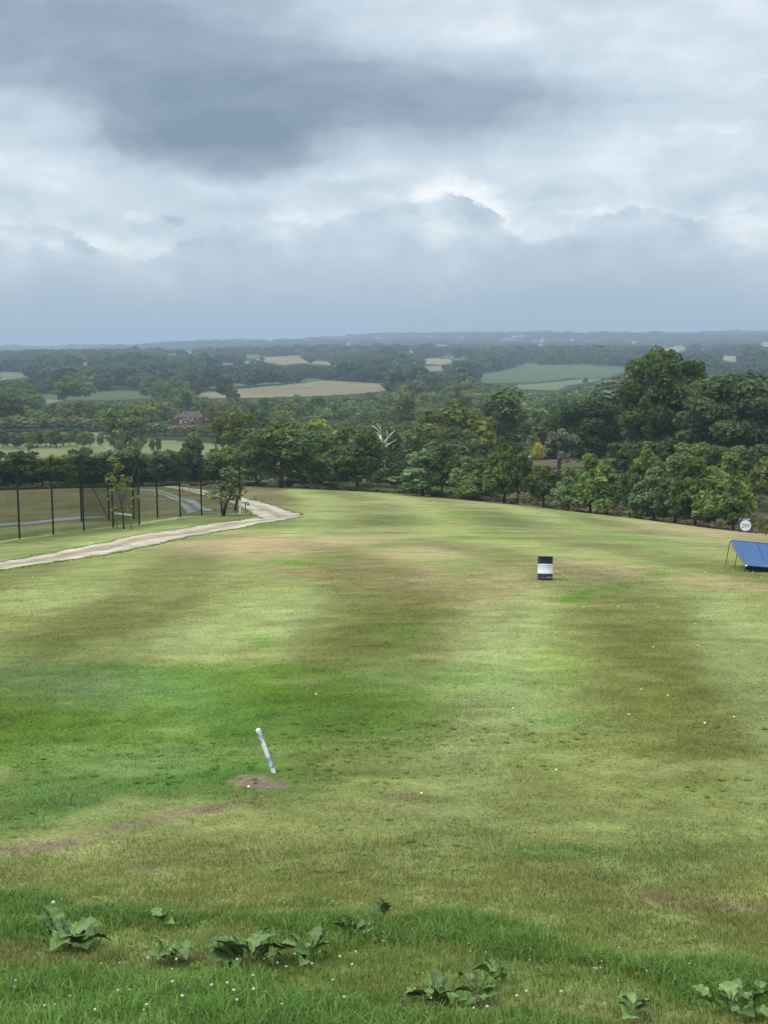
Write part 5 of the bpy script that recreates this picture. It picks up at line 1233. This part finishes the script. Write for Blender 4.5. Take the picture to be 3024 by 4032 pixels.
# ------------------------------------------------------------------ golf balls
M_YBALL = mat('yellow_ball', (.80, .72, .16), .35, .03, 30, spec=.5); M_WBALL = mat('white_ball', (.8, .8, .78), .35, .03, 30, spec=.5)
def ball_mesh(m):
    b = MB(); b.lathe([(.0214 * sin(a), .0214 - .0214 * cos(a)) for a in np.linspace(.02, pi - .02, 9)], 12); return b.mesh('golf_ball', m, True)
BY, BW = ball_mesh(M_YBALL), ball_mesh(M_WBALL)
def o4(L_): return [(1512 + x / 1.0972, 2300 + y / 1.0972) for x, y in L_]
balls = []
balls += o4([(664, 14), (336, 60), (717, 108), (863, 104), (1011, 101), (1184, 103), (1343, 176), (742, 214), (1164, 277), (1355, 270), (1112, 461), (1226, 487), (558, 544), (1057, 570), (1512, 581), (744, 811), (162, 913), (1553, 15), (1613, 3)])
balls += [(x / 1.3825, 1700 + y / 1.3825) for x, y in [(57, 775), (68, 769), (178, 795), (367, 740), (498, 728), (690, 746), (742, 660), (199, 596), (1042, 793), (1268, 737), (1340, 778), (1453, 555), (1540, 505), (1115, 507), (1021, 762), (1595, 555), (1622, 672), (1607, 670), (1582, 730), (1530, 720)]]
balls += [(2750 + x / 6.054, 1950 + y / 6.054) for x, y in [(247, 1026), (873, 1022), (331, 1221), (279, 1358), (815, 1786), (554, 1815), (153, 1857), (246, 2018), (1495, 1985), (1305, 1838)]]
balls += [(2050 + x / 8.295, 2150 + y / 8.295) for x, y in [(125, 1012), (562, 1355), (1390, 978), (1178, 868)]]
balls += [(900 + x / 1.3825, 1500 + y / 1.3825) for x, y in [(298, 783), (278, 645), (705, 805), (788, 815), (873, 808), (1003, 810), (1028, 797), (1090, 772), (1556, 725), (1418, 805)]]
balls += [(1900 + x / 1.476, 1250 + y / 1.476) for x, y in [(183, 1143), (425, 1258), (318, 1185), (682, 1216), (886, 1208), (385, 1275), (175, 1283), (285, 1322), (1315, 1282), (205, 1095)]]
balls += [(1512 + x / 1.0972, 1950 + y / 1.0972) for x, y in [(254, 272), (298, 279), (493, 249), (574, 247), (637, 214), (665, 214), (820, 242), (884, 233), (973, 249), (1010, 248), (1074, 233), (1094, 242), (1011, 317), (1147, 315), (1191, 324), (1169, 344), (606, 352), (733, 176), (556, 186), (637, 192), (455, 190), (387, 186), (1310, 365), (1387, 338), (890, 168), (1350, 296)]]
special = {0: None}
NEARL = {(1370, 0): 0}
nl = {10: 'yellow golf ball, left one of the two close together on the dark stripe', 11: 'yellow golf ball, right one of the two close together on the dark stripe', 12: 'yellow golf ball alone on the bluish green turf between the two stripes', 13: 'yellow golf ball at the near end of the dark stripe, just below the close pair', 14: 'yellow golf ball on the pale stripe at the very edge of the picture',
      15: 'nearest lone yellow golf ball on the plain mown turf below the dark stripe', 16: 'yellow golf ball closest to the viewer, below the leaning stake on its far side', 7: 'yellow golf ball at the border of the pale and dark stripes, below the drum', 8: 'yellow golf ball on the far part of the dark stripe', 9: 'yellow golf ball on the pale stripe by the far part of the dark stripe', 50: 'yellow golf ball just in front of the drum'}
for i, (bx, by) in enumerate(balls):
    P = gp([bx], [by])[0]; lift = -.003
    o = link('golf_ball', BY, None, (P[0], P[1], P[2] + .012 + lift))
    if i in nl: tag(o, nl[i], 'golf ball', 'yellow range balls')
    elif by < 2140: tag(o, 'tiny yellow golf ball on the far turf beyond the drum and the blue target sheet', 'golf ball', 'yellow range balls on the far turf')
    elif bx < 1250: tag(o, 'yellow golf ball on the turf between the track and the bright green patches', 'golf ball', 'yellow range balls by the track')
    else: tag(o, 'yellow golf ball on the dry turf around the drum and the blue target sheet', 'golf ball', 'yellow range balls around the drum')
for (bx, by), lab in (((1245, 2740), 'white golf ball lying on the lush green patch above the leaning stake'), ((979, 3107), 'white golf ball beside the bare earth patch at the leaning stake'), ((1512 + 1386 / 1.0972, 2300 + 608 / 1.0972), 'white golf ball on the near part of the dark stripe')):
    P = gp([bx], [by])[0]; tag(link('golf_ball', BW, None, (P[0], P[1], P[2] + .012)), lab, 'golf ball')

# ------------------------------------------------------------------ grass blades
BLADE = blade_mat('grass_blade', .3)
def grass(name, label, d0, d1, azmax, dens, h, w, seed, lean=.6, jit=.28, tall=False):
    rng = np.random.default_rng(seed); am = radians(azmax)
    n = int(am * (d1 * d1 - d0 * d0) * dens)
    r = np.sqrt(rng.uniform(d0 * d0, d1 * d1, n)); a = rng.uniform(-am, am, n); x, y = r * np.sin(a), r * np.cos(a)
    clump = fbm(x / .35, y / .35, seed + 5, 3)
    keep = rng.random(n) < np.clip(.75 + clump * 1.6, .15, 1) * smooth(d1 * 1.01, d1 * .72, r)
    keep &= (np.abs(a) < radians(17.2)) | (rng.random(n) < .4)
    for p in BARE: keep &= ~(patch_weight(p, x, y) > .35)
    x, y, r, clump = x[keep], y[keep], r[keep], clump[keep]; n = len(x)
    s = strip_amount(x, y) * (r < 20)
    c = ground_color(x, y) / GAIN
    dry = rng.random(n) < np.where(s > .4, .05, .22)
    c = c * ((1.22 if tall else 1.15 if d1 < 40 else 1.3) + (rng.random(n)[:, None] - .5) * 2 * jit + clump[:, None] * .5)
    c[dry] = c[dry] * .5 + A(186, 176, 118) * .55
    grn = rng.random(n) < (.14 if d1 < 31 else .05); c[grn] *= np.array((.8, 1.0, .76))
    hh = h * rng.uniform(.5, 1.35, n) * np.clip(1 + clump * (1.2 if tall else 2.2), .3, 2) * (1 + s * (1.5 if tall else 1.2)); ww = w * rng.uniform(.7, 1.3, n) * (1 + s * .5)
    th = rng.uniform(0, 2 * pi, n); ln = hh * lean * rng.uniform(.2, 1.3, n); ph = rng.uniform(0, 2 * pi, n)
    dx, dy = np.cos(th) * ww / 2, np.sin(th) * ww / 2; z = zt(x, y)
    b0 = np.stack([x - dx, y - dy, z - .004], 1); b1 = np.stack([x + dx, y + dy, z - .004], 1)
    mid = np.stack([x + np.cos(ph) * ln * .35, y + np.sin(ph) * ln * .35, z + hh * .62], 1)
    tip = np.stack([x + np.cos(ph) * ln, y + np.sin(ph) * ln, z + hh * np.clip(1.05 - ln / hh * .35, .4, 1)], 1)
    off = np.stack([dx, dy, dx * 0], 1) * .75
    if tall:
        V = np.stack([b0, b1, mid + off, mid - off, tip], 1).reshape(-1, 3); base = np.arange(n)[:, None] * 5
        f = np.concatenate([base + np.array((0, 1, 2)), base + np.array((0, 2, 3)), base + np.array((3, 2, 4))]); k = 5
    else:
        V = np.stack([b0, b1, tip], 1).reshape(-1, 3); f = np.arange(n * 3).reshape(n, 3); k = 3
    return tag(link(name, mesh_np(name, V, f, BLADE, np.repeat(np.clip(c, .003, .8), k, 0))), label, None, None, 'stuff')
grass('grass', 'unmown grass and weeds on the bank at the front', 8.6, 19, 33, 2600, .05, .0075, 501, .8, .28, True)
grass('grass', 'short mown grass of the range near the stake', 14, 34, 28, 800, .036, .013, 502, 1.3)
grass('grass', 'short mown grass of the range towards the drum', 24, 75, 23, 190, .036, .026, 503, 1.6, .16)

def fringe():
    rng = np.random.default_rng(820); X, Y = [], []
    for u, w in EDGES[:3]:
        for e, sg in ((u, w), (w, u)):
            t = rng.random(3200) * (len(e) - 1.001); i = t.astype(int); f = (t - i)[:, None]; p = e[i] * (1 - f) + e[i + 1] * f
            q = sg[i] * (1 - f) + sg[i + 1] * f; d = q - p; d /= np.linalg.norm(d, axis=1)[:, None] + 1e-6
            k = fbm(p[:, 0] / 1.5, p[:, 1] / 1.5, 821, 4); p = p + d * (rng.normal(0, .35, len(p)) + k * 2.2 - .25)[:, None]; X.append(p[:, 0]); Y.append(p[:, 1])
    x, y = np.concatenate(X), np.concatenate(Y); n = len(x); z = zt(x, y) + .03; h = rng.uniform(.02, .06, n); w = rng.uniform(.05, .14, n); th = rng.uniform(0, 6.28, n); ph = rng.uniform(0, 6.28, n)
    dx, dy = np.cos(th) * w, np.sin(th) * w
    V = np.stack([np.stack([x - dx, y - dy, z - .03], 1), np.stack([x + dx, y + dy, z - .03], 1), np.stack([x + np.cos(ph) * h * 3, y + np.sin(ph) * h * 3, z + h], 1)], 1).reshape(-1, 3)
    c = 1.45 * A(122, 138, 74) * (1 + rng.normal(0, .22, n))[:, None] + (A(170, 158, 104) - A(118, 136, 70)) * (rng.random(n) < .25)[:, None]
    tag(link('verge_grass', mesh_np('verge_grass', V, np.arange(n * 3).reshape(n, 3), BLADE, np.repeat(np.clip(c, .01, .6), 3, 0))), 'ragged grass growing over the edges of the stone track', None, None, 'stuff')
fringe()
def turf_weeds():
    rng = np.random.default_rng(810); n = 900; a = rng.uniform(-.29, .29, n); r = np.sqrt(rng.uniform(11 ** 2, 27 ** 2, n)); x0, y0 = r * np.sin(a), r * np.cos(a)
    k = fbm(x0 / 3, y0 / 3, 811) > -.02; x0, y0 = x0[k], y0[k]; n = len(x0); V = []; C = []
    base = np.clip(ground_color(x0, y0) / GAIN, .01, 1)
    for i in range(n):
        m = rng.integers(5, 9); L_ = rng.uniform(.03, .085); z = zz(x0[i], y0[i]) + .012; c = base[i] * rng.uniform(1.0, 1.35) * np.array((.85, 1.05, .85))
        for j in range(m):
            th = 2 * pi * j / m + rng.uniform(-.4, .4); l = L_ * rng.uniform(.6, 1.2); d = np.array((cos(th), sin(th), 0)); p = np.array((-sin(th), cos(th), 0)) * l * .28; o = np.array((x0[i], y0[i], z))
            V += [o, o + d * l * .6 + p + (0, 0, l * .35), o + d * l + (0, 0, l * .18), o + d * l * .6 - p + (0, 0, l * .35)]; C += [np.clip(c * rng.uniform(.9, 1.35), 0, .6)] * 4
    tag(link('turf_weeds', mesh_np('turf_weeds', np.array(V), np.arange(len(V)).reshape(-1, 4), BLADE, np.array(C))), 'small flat weeds scattered through the mown turf', None, None, 'stuff')
turf_weeds()
# broad leaved weeds: docks, clover heads, dandelion clock
def dock_leaf(seed, L_=1.0, W=.36):
    rng = np.random.default_rng(seed); n, m = 16, 6; V = []; ph = rng.uniform(0, 6); kb = rng.uniform(.6, 1.3)
    for i in range(n + 1):
        t = i / n; hw = W * (sin(pi * min(max(t - .12, 0) / .88 * .93 + .06, 1)) ** .75) * (1.0 - .28 * t) * (.12 if t < .12 else 1) * (1 + .17 * sin(t * 26 + ph) + .07 * sin(t * 51 + ph * 2))
        if i == n: hw = .01
        bz = .5 * t - .66 * t * t * kb
        for j in range(m + 1):
            u = (j / m - .5) * 2; V.append((u * hw, t * (1 - .08 * t), bz + abs(u) ** 1.3 * hw * .42 - .10 * hw * sin(t * 24 + ph) * abs(u)))
    f = [(i * (m + 1) + j, i * (m + 1) + j + 1, (i + 1) * (m + 1) + j + 1, (i + 1) * (m + 1) + j) for i in range(n) for j in range(m)]
    return mesh_np('leaf', np.array(V), np.array(f), M_DOCK, None, True)
def dock_mat():
    m = mat('dock_leaf', A(100, 132, 58), .55, .22, 7, .35, .25, rgb2=A(146, 166, 104), thr=(.42, .7))
    N, K = m.node_tree.nodes, m.node_tree.links; b = N['Principled BSDF']; src = b.inputs['Base Color'].links[0].from_socket
    oi = N.new('ShaderNodeObjectInfo'); hs = N.new('ShaderNodeHueSaturation'); mr = N.new('ShaderNodeMapRange'); K.new(oi.outputs['Random'], mr.inputs[0]); mr.inputs[3].default_value = .55; mr.inputs[4].default_value = 1.4
    K.new(mr.outputs[0], hs.inputs['Value']); K.new(src, hs.inputs['Color']); K.new(hs.outputs[0], b.inputs['Base Color'])
    return m
M_DOCK = dock_mat(); M_STEM = mat('weed_stem', A(120, 135, 85), .7, .15, 20)
DL = [dock_leaf(600 + i, 1.0, (.36, .30, .42, .26)[i % 4]) for i in range(6)]
DOCKS = [(150 * S, 2048 * S, 8, .28, .42, 'broad leaved weed with wide grey leaves at the left end of the dark grass strip'),
         (355 * S, 2012 * S, 3, .13, .18, 'few torn upright weed leaves in the dark strip behind the large weed'),
         (370 * S, 2080 * S, 9, .15, .22, 'spread of pale weed leaves just left of the largest weed'),
         (545 * S, 2090 * S, 9, .26, .38, 'largest broad leaved weed, with tall lobed leaves, in front of the dark strip'),
         (665 * S, 2080 * S, 11, .15, .24, 'bushy weed with many rounded leaves between the largest weed and the dry grass'),
         (765 * S, 2030 * S, 6, .13, .2, 'small weed with upright grey leaves behind the bushy one, in the dark strip'),
         (945 * S, 2172 * S, 8, .17, .27, 'broad leaved weed low on the bank with large pale lobed leaves'),
         (1030 * S, 2165 * S, 6, .16, .22, 'darker weed joined to the low one on the bank'),
         (1075 * S, 2130 * S, 4, .16, .2, 'upright weed with narrow leaves and a reddish stalk above the low bank weeds'),
         (1370 * S, 2205 * S, 5, .16, .22, 'weed cut off by the bottom edge, between the low bank weed and the corner'),
         (1585 * S, 2198 * S, 8, .18, .26, 'broad leaved weed in the bottom corner of the bank'),
         (1640 * S, 2165 * S, 3, .12, .16, 'small weed leaves at the picture edge above the corner weed'),
         (830 * S, 1995 * S, 3, .2, .27, 'single erect dark leaf standing up out of the dark strip')]
for wi, (px, py, n, l0, l1, lab) in enumerate(DOCKS):
    l0, l1 = l0 * 1.05, l1 * 1.05
    P = gp([px], [py])[0]; t = thing('dock_weed', lab, 'weed', P, 0, 'broad leaved weeds on the front bank')
    r_ = np.random.default_rng(700 + wi)
    for i in range(int(n * 2.2) + 3):
        L_ = r_.uniform(l0 * .38, l1 * .88); an = i * 2.4 + r_.uniform(-.9, .9)
        tilt = 1.15 if 'erect' in lab else r_.choice((r_.uniform(-.1, .2), r_.uniform(.1, .4), r_.uniform(.3, .7), r_.uniform(.7, 1.1)))
        if 'upright' in lab: tilt += .35
        off = r_.uniform(.0, .75) * L_ * (0 if 'erect' in lab else 1)
        link('leaf', DL[int(r_.integers(0, 6))], t, (sin(-an) * off, cos(an) * off, .05 + .06 * r_.random() + max(0, -tilt) * .3), (tilt, r_.uniform(-.7, .7), an), (L_ * r_.uniform(.75, 1.15), L_, L_))
    if n > 5:
        for i in range(2):
            an = r_.uniform(0, 6); part('stem', MB().tube([(0, 0, -.02), (cos(an) * .05, sin(an) * .05, .1), (cos(an) * .12, sin(an) * .1, .17)], [.007, .006, .004], 5), M_STEM, t)
M_CLOVER = mat('clover_white', (.50, .52, .42), .8, .2, 60)
def clover(seed):
    rr = random.Random(seed); h = rr.uniform(.10, .17); b = MB(); lx, ly = rr.uniform(-.03, .03), rr.uniform(-.03, .03)
    b.tube([(0, 0, 0), (lx * .4, ly * .4, h * .6), (lx, ly, h)], .0016, 3, False); i0 = len(b.f)
    c = Vector((lx, ly, h))
    for k, (r, z) in enumerate(((.006, -.006), (.012, .0), (.0115, .008), (.006, .014))): pass
    prof = [(.003, -.007), (.010, -.003), (.0125, .004), (.009, .011), (.002, .014)]; n = 7; s0 = len(b.v)
    for r, z in prof:
        for j in range(n):
            q = r * (1 + .18 * rr.uniform(-1, 1)); b.v.append((c.x + q * cos(2 * pi * j / n), c.y + q * sin(2 * pi * j / n), c.z + z))
    for k in range(len(prof) - 1):
        for j in range(n): b.f.append((s0 + k * n + j, s0 + k * n + (j + 1) % n, s0 + (k + 1) * n + (j + 1) % n, s0 + (k + 1) * n + j))
    me = b.mesh('clover_flower', M_STEM); me.materials.append(M_CLOVER)
    for p in me.polygons:
        if p.index >= i0: p.material_index = 1
    return me
CL = [clover(i) for i in range(5)]
rng = np.random.default_rng(900); cnt = 0
cand = [(x, y) for x, y in zip(rng.uniform(20, 3000, 900), rng.uniform(3560, 4030, 900))]
for px, py in cand:
    yc = np.interp(px, [p[0] for p in STRIP_PX], [p[1] for p in STRIP_PX]) + 25
    instrip = abs(py - yc) < 75; low = px < 1500 and py > 3820 or (px < 2400 and py > 3960)
    if not (instrip or low) or cnt >= 135 or rng.random() < (.45 if instrip else .72): continue
    P = gp([px], [py])[0]; cnt += 1
    sc_ = rng.uniform(.7, 1.1) * (.62 if instrip else .95)
    o = link('clover_flower', CL[cnt % 5], None, (P[0], P[1], P[2] - .005), (0, 0, rng.uniform(0, 6)), (sc_,) * 3)
    if instrip: tag(o, 'small white clover flower head standing in the dark grass strip', 'flower', 'clover flowers in the dark grass strip')
    else: tag(o, 'white clover flower head in the deep green grass at the bottom of the bank', 'flower', 'clover flowers low on the bank')
P = gp([212], [3606])[0]; t = thing('dandelion_clock', 'round white dandelion seed head on a thin stalk above the dark strip', 'flower', P)
hgt = 44 * float(np.linalg.norm(P)) / F
part('stalk', MB().tube([(0, 0, -.01), (.012, 0, hgt * .5), (.0, 0, hgt)], .0025, 5), M_STEM, t)
part('seed_head', MB().lathe([(.021 * sin(a) * (1 + .05 * cos(9 * a)), hgt + .018 - .021 * cos(a)) for a in np.linspace(.05, pi - .05, 8)], 12), M_CLOVER, t, True)
# pebbles and clods on the bare patch
(c, Mi) = BARE[0][0]; Mx = np.linalg.inv(Mi); pb = MB(); rr = random.Random(5)
for i in range(170):
    a, q = rr.uniform(0, 6.28), sqrt(rr.random()) * .95; p = c + Mx @ np.array((cos(a) * q, sin(a) * q)); s_ = rr.uniform(.006, .02)
    pb.box((p[0], p[1], zz(p[0], p[1]) + s_ * .2), (s_ * rr.uniform(1, 2), s_ * 1.2, s_ * .7), Matrix.Rotation(rr.uniform(0, 3), 3, 'Z'))
tag(link('pebbles', pb.mesh('pebbles', mat('pebble', A(150, 138, 122), .9, .3, 40))), 'small stones and clods on the bare earth patch', None, None, 'stuff')

# ------------------------------------------------------------------ air
def haze():
    zlo, zhi = -170.0, 75.0
    me = MB().box((0, 7000, (zlo + zhi) / 2), (36000, 36000, zhi - zlo)).mesh('haze')
    m = bpy.data.materials.new('haze_air'); m.use_nodes = True; N = m.node_tree.nodes; N.clear()
    o = N.new('ShaderNodeOutputMaterial'); v = N.new('ShaderNodeVolumePrincipled')
    v.inputs['Color'].default_value = (*HAZE_COLOR, 1); v.inputs['Density'].default_value = HAZE_DENSITY; v.inputs['Anisotropy'].default_value = 0
    m.node_tree.links.new(v.outputs[0], o.inputs['Volume']); me.materials.append(m)
    tag(link('haze', me), 'thin blue summer haze', None, None, 'stuff')
haze()
